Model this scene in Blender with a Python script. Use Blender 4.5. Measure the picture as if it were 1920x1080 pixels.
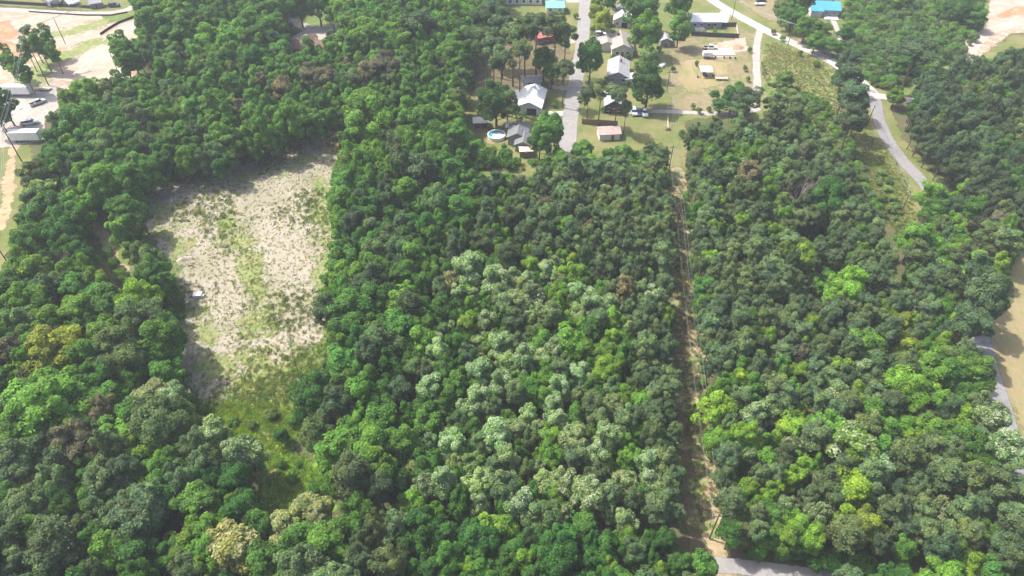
import bpy, math, random
import numpy as np

for o in list(bpy.data.objects):
    bpy.data.objects.remove(o)
SC = bpy.context.scene
COL = SC.collection
R = math.radians
random.seed(7)
rng = np.random.default_rng(11)

# ------------------------------------------------------------------ camera, sky, sun, exposure
H = 120.0                       # drone height in metres
PITCH = R(43.6)
FPX = 1297.0                    # focal length in photo pixels (1920 wide)
cam = bpy.data.cameras.new('drone_camera')
cam.sensor_width = 36.0
cam.lens = 36.0 * FPX / 1920.0
cam.clip_start = 1.0
cam.clip_end = 6000.0
camo = bpy.data.objects.new('drone_camera', cam)
COL.objects.link(camo)
camo.location = (0, 0, H)
camo.rotation_euler = (math.pi / 2 - PITCH, 0, 0)
SC.camera = camo

SUN_EL, SUN_AZ = R(56), R(-67)   # azimuth from +Y towards +X
world = bpy.data.worlds.new('World')
SC.world = world
world.use_nodes = True
wn = world.node_tree
wn.nodes.clear()
sky = wn.nodes.new('ShaderNodeTexSky')
sky.sky_type = 'NISHITA'
sky.sun_disc = False
sky.sun_elevation = SUN_EL
sky.sun_rotation = SUN_AZ
sky.dust_density = 4.0
sky.ozone_density = 0.4
sky.air_density = 0.8
bg = wn.nodes.new('ShaderNodeBackground')
bg.inputs['Strength'].default_value = 0.15
wo = wn.nodes.new('ShaderNodeOutputWorld')
wn.links.new(sky.outputs[0], bg.inputs[0])
wn.links.new(bg.outputs[0], wo.inputs[0])
sl = bpy.data.lights.new('sun', 'SUN')
sl.energy = 3.7
sl.angle = R(1.0)
sl.color = (1.0, 0.95, 0.87)
so = bpy.data.objects.new('sun', sl)
COL.objects.link(so)
sd_ = (math.sin(SUN_AZ) * math.cos(SUN_EL), math.cos(SUN_AZ) * math.cos(SUN_EL), math.sin(SUN_EL))
from mathutils import Vector, Matrix
so.rotation_euler = Vector(sd_).to_track_quat('Z', 'Y').to_euler()
so.location = (-200, 200, 300)
SC.view_settings.view_transform = 'Standard'
SC.view_settings.look = 'None'
SC.view_settings.gamma = 1.0
SC.view_settings.exposure = 0.95
SC.render.engine = 'CYCLES'
SC.cycles.max_bounces = 5
SC.cycles.diffuse_bounces = 2
SC.cycles.transmission_bounces = 3
SC.cycles.transparent_max_bounces = 10
SC.cycles.volume_bounces = 0
SC.cycles.use_adaptive_sampling = True
SC.cycles.adaptive_threshold = 0.02

# ------------------------------------------------------------------ ground mapping
cP, sP = math.cos(PITCH), math.sin(PITCH)

def G(px, py, z=0.0):
    """surveyed place: photo pixel -> world point at height z"""
    u = (px - 960.0) / FPX
    v = (py - 540.0) / FPX
    t = (H - z) / (sP + v * cP)
    return (u * t, (cP - v * sP) * t)

def proj(x, y, z):
    """world -> photo pixel + depth (numpy ok)"""
    zc = y * cP + (H - z) * sP
    yc = y * sP - (H - z) * cP
    return 960 + FPX * x / zc, 540 - FPX * yc / zc, zc

CLX, CLY = G(470, 520)

def hgt(x, y):
    x = np.asarray(x, float); y = np.asarray(y, float)
    h = 0.22 * np.sin(x * 0.043 + 1.1) * np.cos(y * 0.037 + 0.4) + 0.10 * np.sin(x * 0.11 + y * 0.07)
    w = np.exp(-(((x - CLX) / 26) ** 2 + ((y - CLY) / 48) ** 2) ** 2)
    r = 0.07 * np.sin(x * 1.05 + 1.7 * np.sin(y * 0.31)) * np.sin(y * 0.83 + 1.3 * np.sin(x * 0.27)) \
        + 0.05 * np.sin(x * 1.9 + y * 1.3) * np.sin(y * 1.7 - x * 0.6)
    return h + w * r

def hz(x, y):
    return float(hgt(x, y))

# ------------------------------------------------------------------ helpers: objects
def tag(o, label=None, cat=None, group=None, kind=None):
    if label: o['label'] = label
    if cat: o['category'] = cat
    if group: o['group'] = group
    if kind: o['kind'] = kind
    return o

def link(name, data, parent=None, mat=None):
    o = bpy.data.objects.new(name, data)
    COL.objects.link(o)
    if parent is not None:
        o.parent = parent
    if mat is not None:
        data.materials.append(mat)
    return o

def empty(name, loc, rz=0.0, scale=None):
    o = bpy.data.objects.new(name, None)
    o.empty_display_size = 0.5
    COL.objects.link(o)
    o.location = loc
    o.rotation_euler = (0, 0, rz)
    if scale: o.scale = scale
    return o

class MB:
    """collects shapes into one mesh"""
    def __init__(s): s.v = []; s.f = []
    def add(s, vs, fs):
        n = len(s.v); s.v += [tuple(p) for p in vs]; s.f += [tuple(i + n for i in f) for f in fs]; return s
    def box(s, x0, x1, y0, y1, z0, z1, rz=0, c=None):
        p = [(x0, y0, z0), (x1, y0, z0), (x1, y1, z0), (x0, y1, z0), (x0, y0, z1), (x1, y0, z1), (x1, y1, z1), (x0, y1, z1)]
        if rz:
            cx, cy = c or ((x0 + x1) / 2, (y0 + y1) / 2)
            a, b = math.cos(rz), math.sin(rz)
            p = [(cx + (q[0] - cx) * a - (q[1] - cy) * b, cy + (q[0] - cx) * b + (q[1] - cy) * a, q[2]) for q in p]
        return s.add(p, [(0, 3, 2, 1), (4, 5, 6, 7), (0, 1, 5, 4), (1, 2, 6, 5), (2, 3, 7, 6), (3, 0, 4, 7)])
    def prism(s, prof, x0, x1):
        """profile in (y,z) extruded along x"""
        n = len(prof)
        v = [(x0, y, z) for y, z in prof] + [(x1, y, z) for y, z in prof]
        f = [tuple(range(n))[::-1], tuple(range(n, 2 * n))]
        f += [(i, (i + 1) % n, n + (i + 1) % n, n + i) for i in range(n)]
        return s.add(v, f)
    def tube(s, pts, rad, n=7, cap=True):
        pts = [Vector(p) for p in pts]
        if not hasattr(rad, '__len__'): rad = [rad] * len(pts)
        base = len(s.v)
        for i, p in enumerate(pts):
            d = (pts[min(i + 1, len(pts) - 1)] - pts[max(i - 1, 0)])
            d = d.normalized() if d.length > 0 else Vector((0, 0, 1))
            a = d.cross(Vector((0, 0, 1)) if abs(d.z) < 0.9 else Vector((1, 0, 0))).normalized()
            b = d.cross(a)
            for k in range(n):
                t = 2 * math.pi * k / n
                s.v.append(tuple(p + (a * math.cos(t) + b * math.sin(t)) * rad[i]))
        for i in range(len(pts) - 1):
            for k in range(n):
                q = base + i * n + k; r = base + i * n + (k + 1) % n
                s.f.append((q, r, r + n, q + n))
        if cap:
            s.f.append(tuple(base + k for k in range(n))[::-1])
            s.f.append(tuple(base + (len(pts) - 1) * n + k for k in range(n)))
        return s
    def ring(s, cx, cy, ro, ri, z0, z1, n=32):
        b = len(s.v)
        for k in range(n):
            t = 2 * math.pi * k / n; c, d = math.cos(t), math.sin(t)
            s.v += [(cx + ro * c, cy + ro * d, z0), (cx + ro * c, cy + ro * d, z1), (cx + ri * c, cy + ri * d, z1), (cx + ri * c, cy + ri * d, z0)]
        for k in range(n):
            q = b + 4 * k; r = b + 4 * ((k + 1) % n)
            for j in range(4):
                s.f.append((q + j, r + j, r + (j + 1) % 4, q + (j + 1) % 4))
        return s
    def build(s, name, mat=None, parent=None, smooth=False):
        me = bpy.data.meshes.new(name)
        me.from_pydata(s.v, [], s.f)
        if smooth:
            me.polygons.foreach_set('use_smooth', [True] * len(me.polygons))
        me.update()
        return link(name, me, parent, mat)

def quads_mesh(name, V, F, attrs=None, smooth=False):
    """V (n,3), F (m,4) or (m,3)"""
    me = bpy.data.meshes.new(name)
    V = np.asarray(V, np.float32); F = np.asarray(F, np.int32)
    m, k = F.shape
    me.vertices.add(len(V)); me.vertices.foreach_set('co', V.ravel())
    me.loops.add(m * k); me.loops.foreach_set('vertex_index', F.ravel())
    me.polygons.add(m)
    me.polygons.foreach_set('loop_start', np.arange(0, m * k, k, dtype=np.int32))
    me.polygons.foreach_set('use_smooth', np.full(m, smooth))
    me.update(calc_edges=True)
    for an, (dom, arr) in (attrs or {}).items():
        arr = np.asarray(arr, np.float32)
        if arr.ndim == 1:
            a = me.attributes.new(an, 'FLOAT', dom); a.data.foreach_set('value', arr)
        else:
            a = me.attributes.new(an, 'FLOAT_VECTOR', dom); a.data.foreach_set('vector', arr.ravel())
    return me

# ------------------------------------------------------------------ materials
class NT:
    def __init__(s, name):
        s.m = bpy.data.materials.new(name); s.m.use_nodes = True
        s.t = s.m.node_tree; s.t.nodes.clear()
        s.out = s.n('ShaderNodeOutputMaterial')
    def n(s, t, **k):
        x = s.t.nodes.new(t)
        for a, b in k.items(): setattr(x, a, b)
        return x
    def l(s, a, b): s.t.links.new(a, b)
    def val(s, sock, v):
        if hasattr(v, 'is_output'): s.l(v, sock)
        else: sock.default_value = v
    def math(s, op, a, b=0.0, clamp=False):
        x = s.n('ShaderNodeMath', operation=op); x.use_clamp = clamp
        s.val(x.inputs[0], a); s.val(x.inputs[1], b); return x.outputs[0]
    def mix(s, f, a, b, blend='MIX'):
        x = s.n('ShaderNodeMix', data_type='RGBA', blend_type=blend)
        s.val(x.inputs[0], f)
        for i, v in ((6, a), (7, b)):
            if not hasattr(v, 'is_output') and len(v) == 3: v = (*v, 1)
            s.val(x.inputs[i], v)
        return x.outputs[2]
    def noise(s, scale, detail=3, rough=0.55, vec=None, w=None):
        x = s.n('ShaderNodeTexNoise'); x.inputs['Scale'].default_value = scale
        x.inputs['Detail'].default_value = detail; x.inputs['Roughness'].default_value = rough
        if vec is not None: s.l(vec, x.inputs['Vector'])
        return x.outputs[0]
    def ramp(s, v, lo, hi):
        x = s.n('ShaderNodeMapRange'); x.clamp = True; x.interpolation_type = 'SMOOTHSTEP'
        s.val(x.inputs[0], v); x.inputs[1].default_value = lo; x.inputs[2].default_value = hi
        return x.outputs[0]
    def pos(s, scale=(1, 1, 1), rot=0.0):
        g = s.n('ShaderNodeNewGeometry'); mp = s.n('ShaderNodeMapping')
        mp.inputs['Scale'].default_value = scale; mp.inputs['Rotation'].default_value = (0, 0, rot)
        s.l(g.outputs['Position'], mp.inputs[0]); return mp.outputs[0]
    def principled(s, col, rough=0.8, spec=0.3, bump=None, bstr=0.5, bdist=0.1, metal=0.0):
        p = s.n('ShaderNodeBsdfPrincipled')
        if not hasattr(col, 'is_output') and len(col) == 3: col = (*col, 1)
        s.val(p.inputs['Base Color'], col); s.val(p.inputs['Roughness'], rough)
        p.inputs['Specular IOR Level'].default_value = spec
        p.inputs['Metallic'].default_value = metal
        if bump is not None:
            b = s.n('ShaderNodeBump'); b.inputs['Strength'].default_value = bstr; b.inputs['Distance'].default_value = bdist
            s.l(bump, b.inputs['Height']); s.l(b.outputs[0], p.inputs['Normal'])
        return p.outputs[0]
    def done(s, sh): s.l(sh, s.out.inputs[0]); return s.m

def ground_mat(name, c0, c1, c2, s1=0.12, s2=0.7, s3=3.0, f1=(0.42, 0.62), f2=(0.45, 0.65), amp=None, ns=0.5, bstr=0.4, stretch=(1, 1, 1), rot=0.0, speck=0.35, patchy=0.0):
    """c0 main, c1 broad patches, c2 finer patches; amp: ragged edge in metres"""
    t = NT(name)
    P = t.pos(stretch, rot)
    a = t.noise(s1, 4, 0.6, P); b = t.noise(s2, 5, 0.65, P); c = t.noise(s3, 4, 0.7, P)
    col = t.mix(t.ramp(a, *f1), c0, c1)
    col = t.mix(t.ramp(b, *f2), col, c2)
    g = t.math('ADD', t.math('MULTIPLY', c, speck * 2), 1.0 - speck)
    cm = t.n('ShaderNodeCombineColor'); [t.l(g, cm.inputs[i]) for i in range(3)]
    col = t.mix(1.0, col, cm.outputs[0], 'MULTIPLY')
    sh = t.principled(col, 0.95, 0.1, c, bstr, 0.12)
    if amp is not None:
        at = t.n('ShaderNodeAttribute'); at.attribute_name = 'sd'
        e = t.noise(ns, 5, 0.65, t.pos())
        e2 = t.noise(ns * 0.22, 3, 0.6, t.pos())
        q = t.math('ADD', at.outputs['Fac'], t.math('MULTIPLY', t.math('SUBTRACT', e, 0.5 + patchy), amp * 2))
        q = t.math('ADD', q, t.math('MULTIPLY', t.math('SUBTRACT', e2, 0.5), amp * 2.4))
        al = t.ramp(q, -0.12, 0.18 + amp * 0.12)
        tr = t.n('ShaderNodeBsdfTransparent'); mx = t.n('ShaderNodeMixShader')
        t.l(al, mx.inputs[0]); t.l(tr.outputs[0], mx.inputs[1]); t.l(sh, mx.inputs[2]); sh = mx.outputs[0]
    return t.done(sh)

def plain(name, col, rough=0.6, spec=0.4, var=0.25, scale=2.0, metal=0.0, stripe=None):
    t = NT(name)
    a = t.noise(scale, 4, 0.6, t.pos())
    d = tuple(max(0.0, x * (1 - var)) for x in col); e = tuple(min(1, x * (1 + var * 0.5)) for x in col)
    c = t.mix(t.ramp(a, 0.3, 0.7), d, e)
    if stripe:                            # standing seams / siding courses
        tc = t.n('ShaderNodeTexCoord'); sx = t.n('ShaderNodeSeparateXYZ'); t.l(tc.outputs['Object'], sx.inputs[0])
        w = t.math('FRACT', t.math('MULTIPLY', sx.outputs[stripe[0]], stripe[1]))
        c = t.mix(t.ramp(w, 0.85, 0.95), c, tuple(x * 0.78 for x in col))
    return t.done(t.principled(c, rough, spec, metal=metal))

def leaf_mat(name, blossom=None, trans=0.48):
    t = NT(name)
    tint = t.n('ShaderNodeAttribute', attribute_type='INSTANCER'); tint.attribute_name = 'tint'
    lv = t.n('ShaderNodeAttribute', attribute_type='GEOMETRY'); lv.attribute_name = 'lv'
    k = t.math('ADD', t.math('MULTIPLY', lv.outputs['Fac'], 1.0), 0.5)
    cm = t.n('ShaderNodeCombineColor'); [t.l(k, cm.inputs[i]) for i in range(3)]
    col = t.mix(1.0, tint.outputs['Color'], cm.outputs[0], 'MULTIPLY')
    col = t.mix(t.math('MULTIPLY', t.ramp(lv.outputs['Fac'], 0.75, 1.0), 0.25), col, t.mix(1.0, col, (1.5, 1.25, 0.8), 'MULTIPLY'))
    nz = t.noise(0.55, 3, 0.6, t.pos())
    col = t.mix(t.ramp(nz, 0.35, 0.68), t.mix(1.0, col, (0.80, 0.86, 0.95), 'MULTIPLY'), t.mix(1.0, col, (1.28, 1.14, 0.95), 'MULTIPLY'))
    if blossom:
        bl = t.n('ShaderNodeAttribute', attribute_type='GEOMETRY'); bl.attribute_name = 'bl'
        col = t.mix(bl.outputs['Fac'], col, blossom)
    p = t.principled(col, 0.55, 0.25)
    tr = t.n('ShaderNodeBsdfTranslucent'); t.l(t.mix(1.0, col, (1.15, 1.3, 0.6), 'MULTIPLY'), tr.inputs[0])
    mx = t.n('ShaderNodeMixShader'); mx.inputs[0].default_value = trans
    t.l(p, mx.inputs[1]); t.l(tr.outputs[0], mx.inputs[2])
    return t.done(mx.outputs[0])

M = {}
M['floor'] = ground_mat('forest_floor', (0.075, 0.085, 0.035), (0.12, 0.095, 0.06), (0.075, 0.12, 0.04), s1=0.08, s2=0.35)
M['dry'] = ground_mat('dry_meadow', (0.315, 0.285, 0.23), (0.245, 0.23, 0.16), (0.15, 0.175, 0.075), s1=0.07, s2=0.5, s3=2.6, f1=(0.42, 0.66), f2=(0.57, 0.70), amp=3.0, ns=0.3, bstr=0.6, speck=0.38)
M['weeds'] = ground_mat('green_weeds', (0.085, 0.145, 0.035), (0.125, 0.185, 0.045), (0.17, 0.175, 0.075), s2=0.6, amp=2.6, ns=0.5, bstr=0.9, speck=0.5)
M['sparse'] = ground_mat('sparse_weeds', (0.15, 0.21, 0.06), (0.21, 0.24, 0.09), (0.28, 0.27, 0.14), s2=0.6, amp=9.0, ns=0.7, bstr=0.9, speck=0.5, patchy=-0.03)
M['marsh'] = ground_mat('marsh_grass', (0.15, 0.28, 0.04), (0.20, 0.31, 0.05), (0.09, 0.17, 0.03), amp=1.8, ns=0.5, bstr=0.8, speck=0.4)
M['lawn'] = ground_mat('lawn_grass', (0.121, 0.147, 0.046), (0.197, 0.176, 0.085), (0.155, 0.176, 0.056), s1=0.1, s2=0.5, amp=2.8, ns=0.35, speck=0.25)
M['drylawn'] = ground_mat('dry_lawn', (0.215, 0.182, 0.104), (0.143, 0.156, 0.059), (0.260, 0.202, 0.136), s1=0.08, s2=0.4, amp=3.6, ns=0.35, speck=0.25)
M['field'] = ground_mat('hay_field', (0.248, 0.207, 0.110), (0.304, 0.244, 0.138), (0.202, 0.198, 0.083), s1=0.05, s2=0.5, amp=2.0, speck=0.25, stretch=(1, 0.25, 1))
M['sand'] = ground_mat('sandy_soil', (0.360, 0.292, 0.231), (0.308, 0.216, 0.139), (0.412, 0.360, 0.308), s1=0.06, s2=0.25, amp=2.0, ns=0.4, speck=0.2)
M['palesand'] = ground_mat('graded_soil', (0.430, 0.376, 0.323), (0.397, 0.312, 0.247), (0.354, 0.301, 0.247), s1=0.08, s2=0.4, amp=1.5, ns=0.4, speck=0.2)
M['clay'] = ground_mat('red_clay', (0.387, 0.197, 0.113), (0.444, 0.282, 0.183), (0.338, 0.155, 0.084), amp=3.2, ns=0.5, speck=0.3)
M['strip'] = ground_mat('bare_earth', (0.32, 0.245, 0.155), (0.37, 0.30, 0.185), (0.17, 0.205, 0.07), s1=0.15, s2=0.45, f2=(0.55, 0.68), amp=1.6, ns=0.6, speck=0.4)
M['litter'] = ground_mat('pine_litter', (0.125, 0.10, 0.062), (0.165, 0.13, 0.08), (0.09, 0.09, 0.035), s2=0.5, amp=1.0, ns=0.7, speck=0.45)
M['gravel'] = ground_mat('gravel', (0.346, 0.322, 0.292), (0.298, 0.275, 0.239), (0.382, 0.358, 0.328), s1=0.2, s2=1.2, amp=0.5, ns=1.0, speck=0.2)
M['road'] = ground_mat('chip_seal', (0.264, 0.254, 0.247), (0.238, 0.224, 0.221), (0.290, 0.284, 0.277), s1=0.15, s2=0.8, amp=0.3, ns=1.2, speck=0.15, bstr=0.1)
M['asphalt'] = ground_mat('worn_asphalt', (0.225, 0.218, 0.222), (0.19, 0.185, 0.188), (0.255, 0.25, 0.25), s1=0.12, s2=0.8, amp=0.35, ns=1.0, speck=0.18, bstr=0.1)
M['paleroad'] = ground_mat('pale_chip_seal', (0.416, 0.389, 0.369), (0.383, 0.355, 0.335), (0.450, 0.429, 0.409), s1=0.15, s2=0.8, amp=0.3, ns=1.2, speck=0.15, bstr=0.1)
M['concrete'] = ground_mat('concrete', (0.634, 0.618, 0.594), (0.586, 0.570, 0.546), (0.665, 0.657, 0.634), amp=0.1, speck=0.1, bstr=0.1)
M['leaf'] = leaf_mat('leaf')
M['needle'] = leaf_mat('needle', trans=0.4)
M['blossom'] = leaf_mat('blossom_leaf', (0.52, 0.56, 0.42))
M['cream'] = leaf_mat('cream_leaf', (0.55, 0.50, 0.30))
M['bark'] = plain('bark', (0.13, 0.10, 0.075), 0.9, 0.1, 0.5, 3)
M['pinebark'] = plain('pine_bark', (0.17, 0.12, 0.09), 0.9, 0.1, 0.5, 3)
M['deadwood'] = plain('dead_wood', (0.27, 0.22, 0.20), 0.9, 0.1, 0.4, 3)

# ------------------------------------------------------------------ ground sheets on one lattice
XF = np.arange(-300, 301, 1.0)
YF = np.arange(14, 381, 1.0)

def build_ground():
    xs = np.concatenate([[-2600, -1400, -800, -500, -380, -330], XF, [330, 380, 500, 800, 1400, 2600]])
    ys = np.concatenate([[-1500, -700, -300, -100, -30], YF, [410, 470, 600, 900, 1500, 3200]])
    X, Y = np.meshgrid(xs, ys)
    V = np.stack([X, Y, hgt(X, Y)], -1).reshape(-1, 3)
    nx, ny = len(xs), len(ys)
    i = (np.arange(ny - 1)[:, None] * nx + np.arange(nx - 1)[None]).ravel()
    F = np.stack([i, i + 1, i + nx + 1, i + nx], 1)
    o = link('ground', quads_mesh('ground', V, F, smooth=True), None, M['floor'])
    tag(o, kind='structure')
build_ground()

def seg_dist(X, Y, a, b):
    ax, ay = a; bx, by = b
    dx, dy = bx - ax, by - ay
    t = np.clip(((X - ax) * dx + (Y - ay) * dy) / (dx * dx + dy * dy + 1e-9), 0, 1)
    return np.hypot(X - ax - t * dx, Y - ay - t * dy)

def inpoly(X, Y, P):
    ins = np.zeros(np.shape(X), bool)
    n = len(P)
    for k in range(n):
        (x0, y0), (x1, y1) = P[k], P[(k + 1) % n]
        c = ((y0 > Y) != (y1 > Y)) & (X < (x1 - x0) * (Y - y0) / ((y1 - y0) if y1 != y0 else 1e-9) + x0)
        ins ^= c
    return ins

ROADS = []            # (polyline world, halfwidth) kept clear of tree trunks

LEVEL = np.zeros((len(YF), len(XF)), np.int32)
SHEETS = []

def sheet(name, mat, layer, **k):
    SHEETS.append((layer, len(SHEETS), name, mat, k))

def lay_sheet(name, mat, poly=None, line=None, hw=2.5, margin=3.5, world=False, clear=False):
    pts = [p if world else G(*p) for p in (poly or line)]
    if line and not poly:                         # smooth the polyline
        for _ in range(2):
            q = [pts[0]]
            for a, b in zip(pts[:-1], pts[1:]):
                q += [(a[0] * .75 + b[0] * .25, a[1] * .75 + b[1] * .25), (a[0] * .25 + b[0] * .75, a[1] * .25 + b[1] * .75)]
            pts = q + [pts[-1]]
        if clear: ROADS.append((pts, hw))
    px = [p[0] for p in pts]; py = [p[1] for p in pts]
    pad = margin + (hw if line and not poly else 0) + 1
    ix = np.where((XF >= min(px) - pad) & (XF <= max(px) + pad))[0]
    iy = np.where((YF >= min(py) - pad) & (YF <= max(py) + pad))[0]
    if len(ix) < 2 or len(iy) < 2: return None
    X, Y = np.meshgrid(XF[ix], YF[iy])
    d = np.full(X.shape, 1e9)
    n = len(pts)
    for k in range(n if poly else n - 1):
        d = np.minimum(d, seg_dist(X, Y, pts[k], pts[(k + 1) % n]))
    s = np.where(inpoly(X, Y, pts), d, -d) if poly else hw - d
    keep = s > -margin
    cell = keep[:-1, :-1] | keep[1:, :-1] | keep[:-1, 1:] | keep[1:, 1:]
    nx = X.shape[1]
    jy, jx = np.where(cell)
    gy, gx = jy + iy[0], jx + ix[0]
    lev = 1 + int(LEVEL[gy, gx].max())           # one step above every sheet it overlaps
    LEVEL[gy, gx] = lev
    i = jy * nx + jx
    F = np.stack([i, i + 1, i + nx + 1, i + nx], 1)
    used = np.unique(F)
    remap = np.zeros(X.size, np.int32); remap[used] = np.arange(len(used))
    Xf, Yf = X.ravel()[used], Y.ravel()[used]
    V = np.stack([Xf, Yf, hgt(Xf, Yf) + 0.008 * lev], 1)
    o = link(name, quads_mesh(name, V, remap[F], {'sd': ('POINT', s.ravel()[used])}, smooth=True), None, M[mat])
    return tag(o, kind='structure')

CLEARING = [(640, 250), (668, 280), (645, 320), (628, 380), (650, 440), (640, 500), (618, 560), (610, 610), (600, 640), (560, 675), (525, 695), (480, 705), (450, 735), (410, 760), (372, 755), (360, 735), (335, 700), (345, 650), (350, 590), (338, 560), (320, 540), (330, 500), (295, 450), (265, 420), (235, 385), (240, 360), (320, 330), (345, 312), (400, 320), (450, 305), (520, 290), (560, 262), (600, 240)]
sheet('meadow', 'weeds', 1, poly=[(655, 225), (685, 280), (660, 440), (640, 560), (640, 660), (580, 720), (560, 770), (560, 850), (500, 860), (380, 790), (340, 740), (300, 660), (300, 560), (270, 480), (230, 400), (235, 345), (300, 310), (400, 290), (520, 270), (600, 225)])
sheet('meadow_straw', 'dry', 2, poly=CLEARING)
sheet('marsh', 'marsh', 3, poly=[(370, 770), (430, 762), (500, 775), (545, 775), (545, 815), (520, 850), (480, 830), (430, 805), (385, 800)])
sheet('marsh', 'marsh', 3, poly=[(485, 870), (525, 840), (575, 865), (635, 905), (635, 955), (580, 985), (525, 1020), (490, 1000), (495, 940)])
sheet('creek_path', 'strip', 5, line=[(493, 770), (486, 790), (500, 815), (514, 840), (508, 890)], hw=0.45, margin=1.5)
sheet('weedy_swale', 'sparse', 4, line=[(430, 420), (462, 480), (487, 540), (490, 590), (462, 640), (476, 680), (470, 720)], hw=2.6, margin=9)
sheet('weedy_swale', 'sparse', 4, line=[(370, 600), (390, 660), (420, 700), (480, 720), (540, 690)], hw=3.0, margin=9)
sheet('weedy_swale', 'sparse', 4, line=[(600, 340), (612, 400), (615, 470), (600, 540)], hw=2.0, margin=9)
sheet('weedy_swale', 'sparse', 4, line=[(280, 385), (310, 430), (330, 470)], hw=2.5, margin=9)
sheet('weedy_swale', 'sparse', 4, line=[(350, 335), (420, 345), (520, 320), (600, 290)], hw=2.0, margin=9)
sheet('creek_path', 'strip', 5, line=[(484, 580), (482, 600), (470, 625), (456, 640), (462, 655), (474, 680), (472, 705)], hw=0.35, margin=1.5)
sheet('clay_bank', 'clay', 3, poly=[(305, 318), (330, 305), (352, 303), (395, 298), (412, 304), (405, 312), (360, 325), (335, 332)])
sheet('clay_bank', 'clay', 3, poly=[(612, 278), (640, 252), (652, 262), (645, 275), (620, 288)])
sheet('forest_path', 'weeds', 1, poly=[(150, 380), (200, 385), (225, 450), (280, 530), (300, 580), (265, 580), (215, 520), (190, 470)])
sheet('forest_path', 'strip', 2, line=[(172, 390), (178, 420), (198, 450), (208, 475), (235, 510), (250, 545)], hw=1.3, margin=2.5)
sheet('pasture', 'lawn', 1, poly=[(-200, 255), (60, 258), (70, 330), (50, 420), (45, 470), (30, 510), (-200, 540)])
sheet('farm_track', 'strip', 2, line=[(30, 268), (22, 300), (16, 340), (14, 390), (0, 430)], hw=1.7, margin=2.5)
sheet('gravel_yard', 'gravel', 2, poly=[(-200, 190), (-40, 165), (105, 155), (110, 200), (85, 225), (80, 265), (20, 275), (-60, 290), (-200, 300)])
# top left: graded land, lane, lawns
sheet('graded_land', 'sand', 1, poly=[(-300, 20), (0, 18), (150, 26), (270, 20), (290, 60), (270, 85), (250, 150), (200, 178), (110, 165), (80, 172), (-20, 180), (-300, 190)])
sheet('graded_land', 'palesand', 2, poly=[(255, 36), (272, 60), (215, 80), (222, 110), (232, 140), (195, 170), (120, 150), (60, 160), (130, 120), (170, 90), (195, 65)])
sheet('grass_strip', 'sparse', 3, line=[(50, 160), (85, 120), (130, 100), (180, 82)], hw=4.5, margin=9)
sheet('grass_strip', 'sparse', 3, line=[(110, 62), (150, 55), (180, 45)], hw=3.0, margin=9)
sheet('clay_patch', 'clay', 3, poly=[(-10, 45), (20, 38), (35, 60), (20, 75), (-10, 70)])
sheet('clay_patch', 'clay', 3, poly=[(0, 75), (30, 80), (40, 100), (25, 120), (-10, 115)])
sheet('lawn', 'lawn', 2, poly=[(-300, -40), (300, -40), (262, 10), (235, 24), (150, 20), (0, 8), (-300, 0)])
sheet('grass_strip', 'weeds', 2, poly=[(190, 30), (240, 22), (268, 10), (268, 25), (240, 40), (200, 45)])
sheet('lane', 'gravel', 4, line=[(-300, 16), (0, 17), (60, 20), (130, 25), (205, 26), (240, 20), (262, 5), (285, -20)], hw=2.2, clear=True)
# brown-roofed house drive
sheet('driveway', 'gravel', 2, poly=[(518, 30), (545, 30), (560, 38), (590, 48), (640, 44), (648, 62), (615, 78), (605, 92), (535, 92), (548, 68), (568, 58), (555, 50), (530, 50)])
sheet('lawn', 'weeds', 1, poly=[(505, 20), (660, 20), (660, 110), (500, 110)])
# neighbourhood
sheet('lawn', 'lawn', 1, poly=[(880, 330), (862, 250), (875, 120), (915, 10), (940, -50), (1440, -50), (1560, 30), (1570, 120), (1560, 200), (1430, 225), (1285, 225), (1290, 340), (1250, 345), (1240, 270), (1060, 330)])
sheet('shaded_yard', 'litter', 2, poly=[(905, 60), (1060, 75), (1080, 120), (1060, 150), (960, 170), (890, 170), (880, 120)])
sheet('pool_yard', 'field', 3, poly=[(908, 245), (960, 240), (968, 262), (940, 270), (910, 268)])
sheet('dry_lawn', 'drylawn', 2, poly=[(1252, 92), (1290, 70), (1400, 60), (1425, 70), (1425, 200), (1300, 212), (1258, 205)])
sheet('worn_soil', 'sand', 3, poly=[(1335, 88), (1360, 76), (1398, 70), (1400, 95), (1372, 108), (1340, 108)])
sheet('worn_soil', 'field', 3, poly=[(1275, 115), (1320, 112), (1370, 118), (1360, 160), (1290, 172), (1272, 150)])
sheet('residential_street', 'road', 5, line=[(1104, -60), (1097, 0), (1094, 60), (1090, 100), (1078, 155), (1070, 210), (1063, 285)], hw=2.7, clear=True)
sheet('driveway', 'gravel', 4, line=[(1090, 72), (1060, 80)], hw=2.0)
sheet('driveway', 'sand', 4, line=[(1074, 165), (1040, 162)], hw=2.2)
sheet('driveway', 'concrete', 4, line=[(1068, 212), (1020, 212)], hw=1.4)
sheet('parking_pad', 'road', 4, poly=[(1112, 62), (1150, 62), (1150, 86), (1108, 86)])
sheet('parking_lot', 'gravel', 3, poly=[(1030, -30), (1092, -30), (1092, 6), (1030, 4)])
sheet('driveway', 'gravel', 4, line=[(1180, 210), (1215, 209), (1290, 211), (1370, 215), (1420, 205)], hw=1.3)
sheet('county_road', 'paleroad', 5, line=[(1290, -40), (1340, 5), (1400, 38), (1440, 60), (1500, 87), (1548, 108), (1600, 140), (1640, 178)], hw=2.5, clear=True)
sheet('curving_road', 'asphalt', 6, line=[(1632, 172), (1643, 190), (1645, 215), (1660, 258), (1690, 300), (1730, 340), (1775, 400), (1812, 500), (1828, 590), (1850, 680), (1872, 745), (1892, 810), (1925, 930), (1960, 1100)], hw=2.1, clear=True)
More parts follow.
